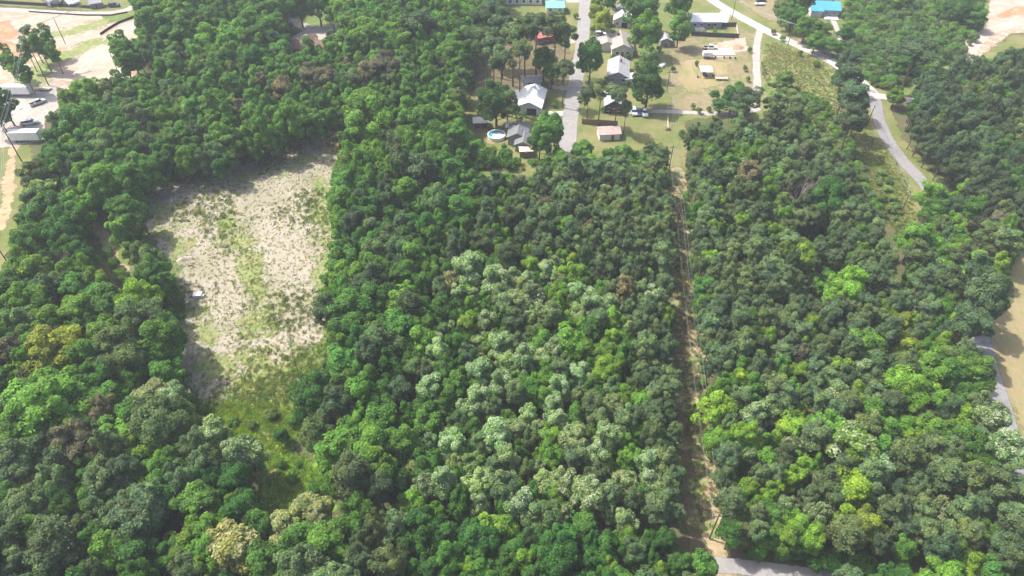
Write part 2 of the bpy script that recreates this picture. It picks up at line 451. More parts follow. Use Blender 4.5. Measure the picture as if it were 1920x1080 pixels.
sheet('side_road', 'paleroad', 6, line=[(1632, 178), (1668, 182), (1720, 190), (1800, 195)], hw=2.2, clear=True)
sheet('driveway', 'gravel', 4, line=[(1426, 52), (1419, 80), (1417, 120), (1421, 165), (1410, 200)], hw=1.5, clear=True)
sheet('driveway', 'concrete', 4, poly=[(1352, 42), (1350, 20), (1365, 22), (1368, 30), (1364, 42)])
sheet('driveway', 'gravel', 4, line=[(1562, 38), (1572, 60), (1578, 85), (1570, 105)], hw=1.2)
sheet('brushy_lot', 'weeds', 2, poly=[(1430, 110), (1550, 130), (1570, 160), (1570, 230), (1600, 280), (1500, 230), (1440, 200)])
sheet('brushy_lot', 'sparse', 4, poly=[(1445, 115), (1530, 120), (1560, 150), (1560, 200), (1500, 190), (1450, 165)])
sheet('brushy_lot', 'drylawn', 3, poly=[(1445, 125), (1540, 135), (1560, 165), (1555, 190), (1500, 170), (1455, 150)])
sheet('dry_lawn', 'drylawn', 2, poly=[(1378, 0), (1450, -10), (1470, 40), (1440, 38)])
sheet('dry_lawn', 'drylawn', 3, poly=[(1470, 60), (1500, 72), (1560, 95), (1555, 108), (1500, 84)])
# brushy hillside + dirt top right
sheet('brush_ground', 'weeds', 1, poly=[(1560, -40), (1900, -60), (1860, 60), (1820, 120), (1740, 150), (1690, 190), (1610, 170), (1575, 110)])
sheet('graded_land', 'sand', 2, poly=[(1855, -60), (2300, -60), (2300, 60), (1960, 62), (1900, 62), (1860, 95), (1840, 115), (1806, 112), (1815, 85), (1850, 50)])
sheet('clay_bank', 'clay', 3, poly=[(1862, 30), (1900, 15), (1990, 0), (1990, 22), (1920, 28), (1880, 36)])
sheet('haul_road', 'palesand', 4, line=[(1812, 108), (1825, 82), (1850, 60), (1890, 45), (1960, 35), (2200, 15)], hw=3.0)
sheet('grass_bank', 'lawn', 2, poly=[(1830, 115), (1860, 90), (1900, 65), (2000, 62), (2000, 105), (1900, 110)])
sheet('road_verge', 'lawn', 1, margin=5, poly=[(1590, 230), (1625, 150), (1680, 160), (1675, 200), (1690, 260), (1760, 330), (1760, 430), (1700, 470), (1660, 380), (1630, 300)])
sheet('road_verge', 'weeds', 2, poly=[(1620, 262), (1650, 290), (1685, 340), (1690, 400), (1665, 380), (1640, 330)])
sheet('road_verge', 'lawn', 1, poly=[(1780, 560), (1830, 560), (1900, 640), (1930, 760), (1990, 900), (1990, 1000), (1900, 900), (1840, 740), (1800, 650)])
sheet('hay_field', 'field', 2, poly=[(2300, 440), (1925, 440), (1895, 480), (1888, 520), (1898, 560), (1850, 600), (1855, 640), (1868, 700), (1890, 750), (1925, 830), (1980, 950), (2300, 950)])
# utility strip and bottom track
sheet('utility_strip', 'litter', 2, poly=[(1250, 320), (1285, 320), (1300, 430), (1318, 600), (1330, 760), (1345, 880), (1368, 1020), (1370, 1080), (1300, 1080), (1270, 870), (1262, 600), (1255, 400)])
sheet('weedy_strip', 'sparse', 4, line=[(1262, 330), (1270, 420), (1280, 520), (1290, 640), (1298, 740), (1312, 880), (1330, 1000)], hw=0.6, margin=9)
sheet('utility_strip', 'strip', 3, line=[(1271, 320), (1278, 370), (1288, 440), (1296, 520), (1302, 620), (1308, 720), (1320, 860), (1336, 980), (1352, 1070)], hw=2.0, margin=3)
sheet('grass_strip', 'weeds', 4, line=[(1284, 370), (1294, 440), (1303, 520), (1311, 620), (1317, 720)], hw=1.0, margin=2.5)
sheet('dirt_road', 'road', 3, line=[(1280, 1062), (1340, 1058), (1400, 1064), (1480, 1074), (1560, 1085), (1700, 1100)], hw=1.5, clear=True)
sheet('road_verge', 'drylawn', 2, poly=[(1320, 1070), (1400, 1072), (1500, 1085), (1500, 1130), (1320, 1130)])
for _, _, name, mat, k in sorted(SHEETS, key=lambda q: q[:2]):
    lay_sheet(name, mat, **k)

# ------------------------------------------------------------------ vegetation: meshes
def unit(v):
    return v / (np.linalg.norm(v, axis=-1, keepdims=True) + 1e-9)

def leaf_quads(P, N, size, elong=1.0, along=None):
    """one rhombic leaf spray per point: P positions, N normals"""
    n = len(P)
    r = rng.normal(size=(n, 3)) if along is None else along
    T = unit(r - N * np.sum(r * N, 1, keepdims=True))
    B = np.cross(N, T)
    s = size * rng.uniform(0.65, 1.35, (n, 1))
    a = T * s * elong; b = B * s * 0.62
    bend = N * s * 0.22
    V = np.stack([P - a, P - b * 1.0 + bend, P + a, P + b + bend], 1)
    return V

def crown_mesh(name, kind, seed, mat):
    global rng
    rng = np.random.default_rng(seed)
    k = KIND[kind]
    Rn, h, z0 = k['R'], k['h'], k['z0']
    zc = (h + z0) / 2; rz = (h - z0) / 2
    LP = []; LR = []; LD = []
    nl = k['lobes']
    i = 0
    ph = rng.uniform(0, 6.28, 3); am = rng.uniform(.08, .2, 3)
    def env(a, zz): return 1 + am[0] * math.sin(a + ph[0]) + am[1] * math.sin(2 * a + ph[1]) + am[2] * math.sin(3 * a + ph[2] + 2 * zz)
    while len(LP) < nl:
        i += 1
        u = (i * 0.618034 + rng.uniform(-.1, .1)) % 1.0
        t = 2 * math.pi * ((i * 0.7548) % 1.0) + rng.uniform(-.4, .4)
        zz = 1 - 1.55 * u if kind != 'shrub' else 1 - 1.1 * u
        zz = max(-0.75, zz)
        rr = math.sqrt(max(0.0, 1 - zz * zz)) ** k.get('pw', 1.0)
        d = np.array([rr * math.cos(t), rr * math.sin(t), zz])
        lr = Rn * rng.uniform(*k['lr'])
        sh = rng.uniform(0.55, 0.92) * np.array([env(t, zz), env(t, zz), rng.uniform(.85, 1.08)])
        LP.append(np.array([0, 0, zc]) + d * np.array([Rn, Rn, rz]) * sh * np.array([1, 1, 1.0]))
        LR.append(lr); LD.append(d)
    # an inner fill so that the crown is not hollow
    for q in range(k.get('core', 4)):
        a = rng.uniform(0, 6.28); p = np.array([math.cos(a) * Rn * .3, math.sin(a) * Rn * .3, zc + rng.uniform(-.4, .45) * rz])
        LP.append(p); LR.append(Rn * 0.42); LD.append(np.array([0, 0, 1.0]))
    LP = np.array(LP); LR = np.array(LR); LD = unit(np.array(LD))
    per = k['leaves'] // len(LP)
    VV = []; lv = []; bl = []
    for q in range(len(LP)):
        d = unit(rng.normal(size=(per * 2, 3)) + LD[q] * 0.55 + np.array([0, 0, 0.25]))
        bumps = unit(rng.normal(size=(11, 3)) + LD[q] * 0.6)
        m = np.max(d @ bumps.T, 1)
        rad = LR[q] * (0.74 + 0.26 * np.clip((m - 0.5) / 0.5, 0, 1) + np.abs(rng.normal(0, k.get('fuzz', .16), len(d))))
        P = LP[q] + d * rad[:, None] * np.array([1, 1, k.get('flat', 0.9)])
        # drop sprays buried in a neighbouring clump
        dist = np.linalg.norm(P[:, None] - LP[None], axis=2) / LR[None]
        dist[:, q] = 9
        keep = np.where((dist.min(1) > 0.72) & (P[:, 2] > z0 * 0.7 + 0.05))[0][:per]
        P = P[keep]; d = d[keep]
        lobev = rng.uniform(-0.22, 0.22)
        N = unit(d * 0.75 + LD[q] * 0.45 + np.array([0, 0, 0.35]) + rng.normal(size=P.shape) * k['jit'])
        if kind in ('pine', 'tallpine', 'bigpine'):
            al = unit(d + rng.normal(size=P.shape) * 0.55 + np.array([0, 0, 0.35]))
            VV.append(leaf_quads(P, N, k['ls'], 1.5, al))
        else:
            VV.append(leaf_quads(P, N, k['ls']))
        lv.append(np.clip(rng.beta(2, 2, len(P)) + lobev, 0, 1))
        if kind in ('flower', 'creamy'):
            pb = np.clip(0.1 + 0.6 * d[:, 2], 0.02, 0.65) * rng.uniform(0.2, 1.1)
            bl.append((rng.uniform(size=len(P)) < pb) * rng.uniform(0.55, 1.0, len(P)))
        else:
            bl.append(np.zeros(len(P)))
    V = np.concatenate(VV).reshape(-1, 3)
    F = np.arange(len(V)).reshape(-1, 4)
    me = quads_mesh(name, V, F, {'lv': ('FACE', np.concatenate(lv)), 'bl': ('FACE', np.concatenate(bl))})
    me.materials.append(M[mat])
    return me

def trunk_mesh(name, kind, seed, mat):
    r = random.Random(seed)
    k = KIND[kind]; h, Rn, z0 = k['h'], k['R'], k['z0']
    b = MB()
    top = h * 0.86
    pts = []; x = y = 0.0
    for i in range(6):
        t = i / 5
        pts.append((x, y, -0.3 + (top + 0.3) * t)); x += r.uniform(-.12, .12); y += r.uniform(-.12, .12)
    r0 = k['tr']
    b.tube(pts, [r0 * (1.25 if i == 0 else 1 - 0.8 * i / 5) for i in range(6)], 7)
    for i in range(7):                                   # limbs
        a = i * 2.4 + r.uniform(-.4, .4); zs = z0 * 0.9 + (top - z0) * (0.05 + 0.11 * i)
        L = Rn * r.uniform(.55, .8)
        c, s_ = math.cos(a), math.sin(a)
        b.tube([(0, 0, zs), (c * L * .5, s_ * L * .5, zs + L * .35), (c * L, s_ * L, zs + L * .5)], [r0 * .4, r0 * .25, r0 * .08], 4, cap=False)
    me = bpy.data.meshes.new(name); me.from_pydata(b.v, [], b.f); me.update()
    me.materials.append(M[mat]); return me

def bare_mesh(name, seed, dense=1.0):
    r = random.Random(seed); b = MB()
    def grow(p, d, L, rad, lev):
        q = p + d * L
        mid = p + d * L * .5 + Vector((r.uniform(-1, 1), r.uniform(-1, 1), r.uniform(-.4, .4))) * L * .07
        b.tube([p, mid, q], [rad, rad * .82, rad * .6], 5 if lev < 2 else 3, cap=False)
        if lev >= 5: return
        for _ in range(r.choice([2, 3, 3]) if lev else 5):
            dd = (d + Vector((r.uniform(-1, 1), r.uniform(-1, 1), r.uniform(-.3, .75))) * (0.85 if lev else 1.0)).normalized()
            st = p + d * L * r.uniform(.55, 1.0)
            grow(st, dd, L * r.uniform(.55, .78), rad * .52, lev + 1)
    grow(Vector((0, 0, -.3)), Vector((0.05, 0.02, 1)).normalized(), 5.2, 0.24, 0)
    me = bpy.data.meshes.new(name); me.from_pydata(b.v, [], b.f); me.update()
    return me

KIND = {
    'hard':     dict(R=3.6, h=13.5, z0=1.5, lobes=40, lr=(.15, .34), leaves=8200, ls=.25, jit=.40, tr=.24, core=5, n=7, cm='leaf', tm='bark'),
    'flower':   dict(R=3.0, h=13.5, z0=3.0, lobes=34, lr=(.17, .34), leaves=6500, ls=.22, jit=.5, tr=.2, core=4, n=5, cm='blossom', tm='bark'),
    'creamy':   dict(R=3.4, h=12.0, z0=2.0, lobes=36, lr=(.16, .32), leaves=7000, ls=.22, jit=.5, tr=.2, core=4, n=3, cm='cream', tm='bark'),
    'pine':     dict(R=2.5, h=14.0, z0=5.0, lobes=34, lr=(.14, .30), leaves=6000, ls=.17, jit=.55, fuzz=.24, tr=.18, core=4, n=7, cm='needle', tm='pinebark'),
    'tallpine': dict(R=3.0, h=21.0, z0=12., lobes=20, lr=(.22, .38), leaves=5000, ls=.18, jit=.75, tr=.26, core=2, n=5, cm='needle', tm='pinebark'),
    'bigpine':  dict(R=3.6, h=15.0, z0=3.5, lobes=56, lr=(.12, .26), leaves=10500, ls=.17, jit=.55, fuzz=.22, tr=.24, core=5, n=6, cm='needle', tm='pinebark'),
    'bighard':  dict(R=5.6, h=16.5, z0=1.5, lobes=80, lr=(.11, .24), leaves=17000, ls=.25, jit=.42, tr=.4, core=8, n=4, cm='leaf', tm='bark'),
    'slender':  dict(R=1.9, h=14.0, z0=1.2, lobes=24, lr=(.28, .46), leaves=4600, ls=.22, jit=.45, tr=.15, core=5, n=5, cm='leaf', tm='bark', pw=.9),
    'shrub':    dict(R=1.6, h=2.6, z0=0.0, lobes=12, lr=(.28, .48), leaves=1900, ls=.15, jit=.5, tr=.06, core=2, n=6, cm='leaf', tm='bark'),
}
CROWN = {}; TRUNK = {}
for kd, k in KIND.items():
    CROWN[kd] = [crown_mesh('crown', kd, 100 + 17 * i + 1000 * (1 + list(KIND).index(kd)), k['cm']) for i in range(k['n'])]
    TRUNK[kd] = [trunk_mesh('trunk', kd, 5 + i, k['tm']) for i in range(k['n'])]
BARE = [bare_mesh('branches', 40 + i) for i in range(3)]
for b in BARE: b.materials.append(M['deadwood'])
rng = np.random.default_rng(23)

TINT = {   # leaf colour words and base colours
    'pine':   ('grey-green', (0.130, 0.207, 0.085)),
    'darkpine': ('dark grey-green', (0.086, 0.146, 0.064)),
    'brownpine': ('dull brownish-green', (0.170, 0.168, 0.095)),
    'dark':   ('deep green', (0.064, 0.182, 0.034)),
    'mid':    ('mid-green', (0.098, 0.232, 0.040)),
    'soft':   ('soft grey-green', (0.140, 0.230, 0.080)),
    'bright': ('bright green', (0.138, 0.288, 0.042)),
    'lime':   ('lime-green', (0.200, 0.345, 0.042)),
    'yellow': ('yellow-green', (0.270, 0.340, 0.045)),
    'silver': ('silvery white-flowered', (0.200, 0.330, 0.110)),
    'creamt': ('cream-flowered', (0.210, 0.260, 0.095)),
}
TREES = []          # dicts
GRID = {}
def put(kind, x, y, Rc, tint, hs=1.0, zone='', manual=False):
    k = KIND.get(kind, dict(R=3.2, h=12))
    s = Rc / k['R']
    sz = hs * (0.55 + 0.45 * s)
    TREES.append(dict(kind=kind, x=x, y=y, s=s, sz=sz, R=Rc, tint=tint, zone=zone, manual=manual))
    GRID.setdefault((int(x // 6), int(y // 6)), []).append((x, y, Rc))

def free(x, y, Rc, f=0.72):
    for i in range(int(x // 6) - 2, int(x // 6) + 3):
        for j in range(int(y // 6) - 2, int(y // 6) + 3):
            for (a, b, r) in GRID.get((i, j), ()):
                if math.hypot(a - x, b - y) < (r + Rc) * f: return False
    return True

def mtree(px, py, w, kind, tint, hs=1.0, zone=''):
    """tree whose crown middle shows at (px,py) and is w pixels wide"""
    k = KIND.get(kind, dict(R=3.2, h=12.0, z0=5))
    z = 0.62 * k['h'] if kind != 'shrub' else 1.2
    for _ in range(3):
        v = (py - 540.0) / FPX
        t = (H - z) / (sP + v * cP)
        Rc = 0.5 * w * t / FPX
        s = Rc / k['R']; sz = hs * (0.55 + 0.45 * s)
        z = (k['h'] + k.get('z0', 0)) / 2 * sz * 1.03
    if kind == 'hard' and Rc > 4.4:
        return mtree(px, py, w, 'bighard', tint, hs, zone)
    x, y = G(px, py, z)
    put(kind, x, y, Rc, tint, hs, zone, True)
# ---- trees that stand out in the photo: crown middle, crown width, kind, colour
MT = {
'clearing': [ (690,222,108,'hard','bright'),(197,352,84,'hard','bright'),(240,400,62,'hard','bright'),(246,430,48,'hard','mid'),(232,436,48,'hard','bright'),
  (262,402,36,'hard','mid'),(262,570,80,'hard','lime'),(268,610,100,'hard','soft'),(232,668,110,'hard','soft'),(268,690,64,'hard','mid'),(285,515,56,'hard','mid'),(285,488,44,'hard','soft'),(312,535,40,'hard','mid'),
  (590,750,84,'hard','dark'),(640,740,70,'hard','mid'),(640,850,80,'hard','bright'),(528,818,28,'hard','dark',.5),(650,690,70,'hard','mid'),(640,650,50,'hard','bright'),(605,805,44,'hard','soft'),
  (400,815,60,'flower','silver'),(455,850,66,'flower','silver'),(300,740,60,'creamy','creamt'),(275,755,60,'creamy','creamt'),(325,745,50,'flower','silver'),(310,800,120,'hard','soft'),
  (445,1035,105,'creamy','creamt'),(575,965,70,'creamy','creamt'),(535,1000,70,'creamy','creamt'),(600,965,60,'creamy','creamt'),(570,1025,80,'hard','mid'),
  (442,905,62,'hard','dark'),(455,958,62,'hard','dark'),(640,420,50,'hard','bright'),(650,350,56,'hard','mid'),(655,310,52,'hard','bright'),(640,520,46,'hard','bright'),(625,590,40,'hard','bright'),(700,300,60,'hard','bright'),
  (725,330,62,'hard','mid'),(785,320,60,'pine','darkpine'),(745,305,46,'pine','darkpine'),(810,290,70,'hard','bright'),(760,275,60,'hard','bright')],
'west': [ (110,665,108,'hard','yellow'),(60,905,58,'bare','brown'),(52,722,92,'bare','brown'),(28,665,60,'bigpine','brownpine'),(90,640,50,'bigpine','brownpine'),(160,655,46,'hard','dark'),(100,770,150,'hard','bright'),(30,820,80,'hard','bright'),
  (140,830,78,'bigpine','brownpine'),(190,780,60,'bigpine','brownpine'),(265,850,66,'hard','lime'),(335,875,58,'hard','bright'),(225,825,70,'hard','bright'),(385,870,60,'bigpine','pine'),(375,945,82,'hard','mid'),(445,950,44,'hard','lime'),(310,945,60,'hard','dark'),
  (265,970,106,'bigpine','pine'),(195,950,60,'bigpine','pine'),(120,870,70,'bigpine','pine'),(200,900,80,'bigpine','pine'),(245,890,70,'bigpine','darkpine'),(60,960,80,'bigpine','pine'),(20,1000,90,'bigpine','pine'),(105,1030,100,'bigpine','pine'),(40,870,80,'bigpine','pine'),
  (205,1040,70,'hard','bright'),(270,1045,80,'hard','dark'),(350,1030,70,'hard','lime'),(320,1050,60,'hard','dark'),(500,1060,80,'hard','bright'),(620,1030,90,'hard','bright'),
  (60,575,80,'hard','bright'),(150,590,70,'hard','bright'),(210,580,70,'hard','mid'),(95,545,60,'bigpine','darkpine'),(20,590,60,'hard','mid'),(100,610,60,'hard','bright'),(140,525,56,'hard','mid'),(75,515,60,'hard','lime'),(120,495,50,'bare','grey'),(40,470,34,'bare','grey'),
  (60,460,70,'hard','mid'),(120,440,70,'hard','dark'),(138,470,44,'hard','mid'),(70,395,56,'hard','soft'),(100,390,46,'hard','bright'),(80,370,60,'creamy','mid'),(150,300,56,'hard','mid'),(115,305,60,'hard','mid'),(148,240,76,'hard','mid'),(165,180,62,'hard','bright'),(138,192,44,'hard','bright'),(108,275,46,'hard','dark'),(190,230,70,'hard','mid'),
  (205,280,56,'hard','soft'),(240,260,60,'hard','dark'),(130,330,40,'bare','grey'),(5,195,46,'hard','dark'),(-5,215,40,'hard','dark'),(268,240,44,'bare','grey'),(300,120,42,'bare','grey')],
'north': [ (60,75,26,'slender','bright'),(75,90,26,'slender','mid'),(88,70,22,'slender','bright'),(50,95,22,'slender','bright'),(28,125,24,'slender','bright'),(45,135,24,'slender','mid'),(12,110,24,'slender','bright'),(100,100,20,'slender','mid'),
  (225,95,38,'slender','bright'),(245,100,44,'hard','bright'),(262,110,38,'hard','mid'),(236,118,34,'slender','mid'),(280,50,40,'slender','bright'),(298,40,36,'slender','bright'),(315,60,38,'slender','mid'),(332,45,40,'slender','bright'),(275,25,34,'slender','bright'),(345,75,38,'slender','mid'),(310,25,36,'slender','bright'),
  (405,40,60,'hard','mid'),(440,75,70,'hard','bright'),(480,60,80,'hard','mid'),(500,20,70,'hard','mid'),(390,80,60,'hard','bright'),(420,110,60,'hard','mid'),(480,120,60,'hard','dark'),(520,85,44,'hard','dark'),
  (560,12,44,'hard','dark'),(595,8,50,'hard','dark'),(622,30,26,'hard','bright'),(650,20,56,'hard','bright'),(690,35,60,'hard','mid'),(620,80,26,'hard','soft'),(655,70,40,'slender','bright'),(690,75,44,'slender','bright'),(730,90,56,'hard','bright'),(765,90,30,'slender','bright'),
  (785,50,60,'pine','darkpine'),(820,90,50,'hard','bright'),(850,30,60,'hard','bright'),(830,55,46,'hard','bright'),(870,75,40,'hard','bright'),(850,110,56,'hard','bright'),(870,150,36,'pine','pine'),(860,185,36,'pine','pine'),(850,215,50,'hard','bright'),(800,235,80,'hard','bright'),
  (720,120,50,'pine','brownpine'),(740,140,40,'pine','brownpine'),(690,140,44,'pine','brownpine'),(660,155,40,'pine','pine'),(610,150,40,'pine','brownpine'),(825,125,34,'bare','brown'),(725,118,30,'bare','brown'),(530,165,40,'pine','brownpine'),(580,140,40,'pine','brownpine')],
'homes': [ (1108,107,50,'hard','dark',1.15),(1020,112,44,'hard','bright'),(1035,130,34,'hard','mid'),(1058,128,38,'tallpine','pine',.8),(940,45,46,'tallpine','pine'),(962,62,44,'tallpine','pine'),(985,55,46,'tallpine','pine'),(1008,45,48,'tallpine','pine'),(1040,48,52,'tallpine','pine'),(1060,62,40,'tallpine','pine'),(925,85,42,'tallpine','pine'),(975,92,36,'tallpine','pine'),(940,115,46,'tallpine','pine'),(910,70,44,'tallpine','pine'),(925,20,50,'tallpine','darkpine'),(905,30,40,'tallpine','darkpine'),
  (930,190,62,'hard','dark'),(952,200,44,'hard','soft'),(1028,248,64,'hard','mid'),(1012,262,40,'hard','mid'),(1214,60,60,'hard','bright'),(1205,15,64,'hard','mid'),(1275,52,40,'hard','mid'),(1272,10,44,'hard','mid'),(1217,158,62,'hard','dark'),(1216,112,36,'hard','soft'),(1118,22,30,'hard','yellow'),(1130,40,34,'hard','yellow'),(1144,5,22,'hard','dark'),(1172,-5,30,'hard','dark'),(1120,-2,26,'hard','mid'),
  (1105,172,26,'tallpine','pine',.75),(1128,165,36,'tallpine','pine',.8),(1160,175,34,'tallpine','pine',.85),(1175,200,24,'tallpine','pine',.7),(1096,185,20,'tallpine','soft',.6),(893,275,32,'hard','mid',.5),(912,292,36,'shrub','bright',1.6),(945,296,30,'shrub','mid',1.6),(1046,298,44,'hard','bright',.5),(1090,285,44,'hard','bright',.55),(1100,300,36,'hard','lime',.5),
  (1375,182,48,'hard','dark',.75),(1402,180,50,'tallpine','darkpine',.6),(1385,200,44,'hard','soft',.6),(1352,196,30,'hard','mid',.5),(1340,178,18,'hard','dark',.4),(1472,150,30,'hard','bright',.6),(1482,180,40,'tallpine','pine',.5),(1455,195,40,'pine','pine',.8),
  (1488,30,48,'hard','mid',.7),(1512,52,46,'hard','bright',.7),(1535,60,40,'hard','mid',.7),(1558,85,34,'hard','mid',.6),(1470,18,40,'hard','soft',.7),(1500,5,50,'hard','dark',.8),(1530,78,36,'hard','mid',.6),(1585,62,30,'hard','dark',.5),
  (1590,115,40,'pine','darkpine'),(1592,150,54,'pine','darkpine'),(1602,185,56,'pine','darkpine'),(1600,222,50,'pine','darkpine'),(1585,140,40,'hard','dark'),(1612,205,30,'pine','darkpine')],
'west_stand': [ (1130,372,38,'creamy','soft'),(1140,405,28,'hard','lime'),(1195,400,32,'hard','lime'),(985,385,34,'hard','bright'),(940,415,32,'hard','bright'),(1228,560,46,'flower','silver'),(1130,480,28,'hard','bright'),(1060,435,40,'hard','bright'),(1085,520,44,'hard','lime'),(1055,490,30,'hard','bright'),(985,490,34,'hard','lime'),(965,525,30,'flower','silver'),
  (1105,570,44,'flower','silver'),(910,610,40,'flower','silver'),(1070,650,64,'hard','bright'),(990,670,44,'hard','lime'),(1130,695,50,'hard','lime'),(1000,560,50,'flower','soft'),(845,535,44,'creamy','creamt'),(940,650,50,'flower','silver'),(880,505,60,'flower','silver'),(930,535,56,'flower','silver'),(1020,710,50,'hard','bright'),(1200,760,46,'hard','bright'),(1180,860,40,'hard','bright'),(1075,825,64,'creamy','silver'),(1140,820,50,'flower','silver'),(1005,720,40,'hard','bright'),(1240,615,34,'hard','lime'),(1150,640,34,'hard','lime'),(900,700,50,'flower','silver'),(900,755,50,'flower','silver'),(940,725,46,'flower','silver'),(880,770,46,'flower','silver'),(965,600,40,'pine','darkpine'),(1000,620,44,'hard','soft'),(1250,600,30,'hard','lime'),(860,400,60,'hard','mid'),(840,590,60,'hard','dark'),(860,650,44,'hard','mid'),(1040,770,40,'flower','silver'),(990,780,40,'flower','silver'),(930,820,60,'flower','silver'),(1110,760,44,'pine','pine'),(1030,590,50,'pine','pine'),
  (800,880,56,'hard','dark'),(830,700,56,'hard','mid'),(800,800,60,'hard','mid'),(1010,480,34,'pine','darkpine'),(950,480,46,'pine','darkpine'),(940,560,40,'pine','darkpine')],
'east_stand': [ (1329,369,32,'hard','lime'),(1336,437,30,'hard','lime'),(1390,425,38,'hard','lime'),(1449,443,42,'hard','lime'),(1438,365,40,'hard','bright'),(1502,482,46,'hard','lime'),(1590,545,76,'hard','lime'),(1420,682,32,'hard','lime'),(1517,618,34,'hard','lime'),(1680,612,48,'hard','yellow'),(1690,660,56,'hard','yellow'),(1478,810,60,'hard','lime'),(1435,640,36,'hard','bright'),(1562,745,60,'creamy','soft'),(1595,840,80,'flower','lime'),(1590,925,78,'hard','lime'),(1500,880,44,'hard','lime'),(1432,865,44,'hard','bright'),(1575,985,52,'hard','lime'),(1620,990,62,'hard','yellow'),(1345,775,60,'hard','lime'),(1410,785,50,'flower','silver'),(1545,805,60,'hard','bright'),(1690,735,84,'hard','bright'),(1570,700,50,'hard','lime'),(1600,740,40,'hard','lime'),(1505,355,56,'bare','brown'),(1405,322,46,'pine','brownpine'),(1500,290,30,'pine','brownpine'),(1550,375,76,'hard','dark'),(1330,300,44,'hard','bright'),(1390,300,46,'hard','bright'),(1420,285,40,'hard','bright'),(1310,290,36,'hard','bright'),(1365,315,40,'hard','bright'),(1470,330,44,'hard','soft'),(1620,660,70,'hard','bright'),(1640,690,60,'hard','soft'),(1690,835,36,'hard','lime'),(1480,900,40,'hard','lime'),(1440,930,40,'hard','lime'),(1400,925,46,'hard','lime'),(1365,860,50,'pine','pine'),(1740,700,70,'hard','bright'),(1790,790,50,'hard','lime'),(1800,840,70,'hard','bright'),(1850,790,56,'flower','silver'),(1880,850,70,'flower','silver'),(1820,700,70,'hard','bright'),(1770,705,60,'hard','mid'),
  (1345,830,50,'hard','bright'),(1640,520,44,'pine','pine'),(1380,515,30,'creamy','soft')],
'east_road': [ (1848,555,66,'bigpine','darkpine',1.2),(1830,600,60,'tallpine','darkpine',.75),(1865,575,40,'bigpine','darkpine',1.2),(1826,515,60,'hard','bright'),(1868,500,36,'hard','lime'),(1745,370,50,'hard','bright'),(1755,400,46,'hard','mid'),(1790,430,36,'hard','lime'),(1715,450,60,'hard','bright'),(1858,412,44,'bare','grey'),(1800,620,50,'bigpine','pine'),(1780,480,30,'hard','bright'),
  (1720,95,84,'tallpine','darkpine',.6),(1700,120,44,'hard','dark',.6),(1680,180,34,'hard','bright',.6),(1800,20,50,'hard','dark',.7),(1830,30,40,'hard','dark',.7),(1655,42,26,'hard','mid',.4),(1690,0,40,'hard','bright',.5),(1835,155,34,'hard','lime',.7)],
}
MT['gardens'] = [(x, y, w, 'shrub', c) for x, y, w, c in [(1150,108,9,'mid'),(1178,106,10,'bright'),(1186,95,8,'mid'),(1196,128,12,'soft'),(1193,120,9,'bright'),(1136,150,9,'mid'),(1178,158,10,'dark'),(1131,205,9,'mid'),(1170,212,8,'dark'),(1040,196,9,'bright'),(985,215,8,'mid'),(1018,222,9,'dark'),(918,240,10,'mid'),(945,276,9,'bright'),(1296,58,8,'mid'),(1340,60,8,'bright'),(1262,130,9,'soft'),(1306,120,7,'soft'),(1396,130,9,'soft'),(1402,150,8,'bright'),(1405,95,8,'mid'),(1190,52,9,'mid'),(1150,60,8,'soft'),(1186,48,8,'bright'),(1280,252,13,'dark'),(1236,92,10,'mid'),(1110,55,9,'soft'),(1112,125,10,'mid'),(1080,30,9,'bright'),(1062,20,8,'mid'),(1450,60,9,'soft'),(1468,72,10,'mid'),(1500,100,9,'soft'),(1530,120,12,'bright'),(610,100,12,'bright'),(545,104,10,'mid'),(300,330,16,'bright'),(375,312,18,'bright'),(400,310,14,'mid'),(1330,205,10,'soft'),(1300,200,9,'mid'),(1310,208,11,'soft')]]
for zn, lst in MT.items():
    for e in lst:
        mtree(*e[:5], hs=(e[5] if len(e) > 5 else 1.0), zone=zn)

# ---- woods filled in by zone (outlines follow the canopy in the photo)
mixA = [(.20,'hard','mid',2.2,.5),(.18,'hard','bright',2.1,.5),(.11,'hard','lime',2.0,.4),(.28,'flower','silver',2.3,.5),(.08,'hard','soft',2.3,.5),(.07,'creamy','silver',2.3,.4),(.08,'pine','pine',2.1,.3)]
mixA2 = [(.012,'bare','grey',2.0,.3),(.36,'hard','mid',2.4,.5),(.20,'hard','bright',2.2,.5),(.10,'hard','lime',2.0,.3),(.10,'hard','soft',2.3,.5),(.24,'pine','darkpine',2.4,.3)]
mixP = [(.72,'pine','pine',2.0,.3),(.24,'pine','darkpine',1.95,.3),(.02,'hard','lime',1.8,.3),(.02,'pine','brownpine',2.2,.3)]
mixR = [(.012,'bare','grey',2.0,.3),(.62,'pine','pine',2.1,.35),(.18,'pine','darkpine',2.05,.3),(.02,'pine','brownpine',2.2,.3),(.06,'hard','lime',2.0,.4),(.08,'hard','mid',2.3,.4),(.04,'hard','soft',2.4,.4)]
mixRb = [(.40,'pine','pine',2.15,.3),(.08,'pine','darkpine',2.05,.3),(.15,'hard','lime',2.3,.4),(.15,'hard','bright',2.5,.5),(.14,'hard','mid',2.6,.5),(.05,'creamy','soft',2.2,.3),(.03,'flower','silver',2.3,.3)]
mixM = [(.42,'hard','mid',3.4,.7),(.28,'hard','bright',3.2,.7),(.12,'hard','dark',3.2,.6),(.08,'hard','soft',3.0,.5),(.10,'pine','darkpine',2.7,.4)]
mixL = [(.008,'bare','grey',2.0,.3),(.38,'hard','mid',3.3,.7),(.27,'hard','bright',3.1,.7),(.14,'hard','dark',3.2,.7),(.08,'hard','soft',3.0,.6),(.05,'hard','lime',2.4,.4),(.07,'bigpine','pine',3.0,.5)]
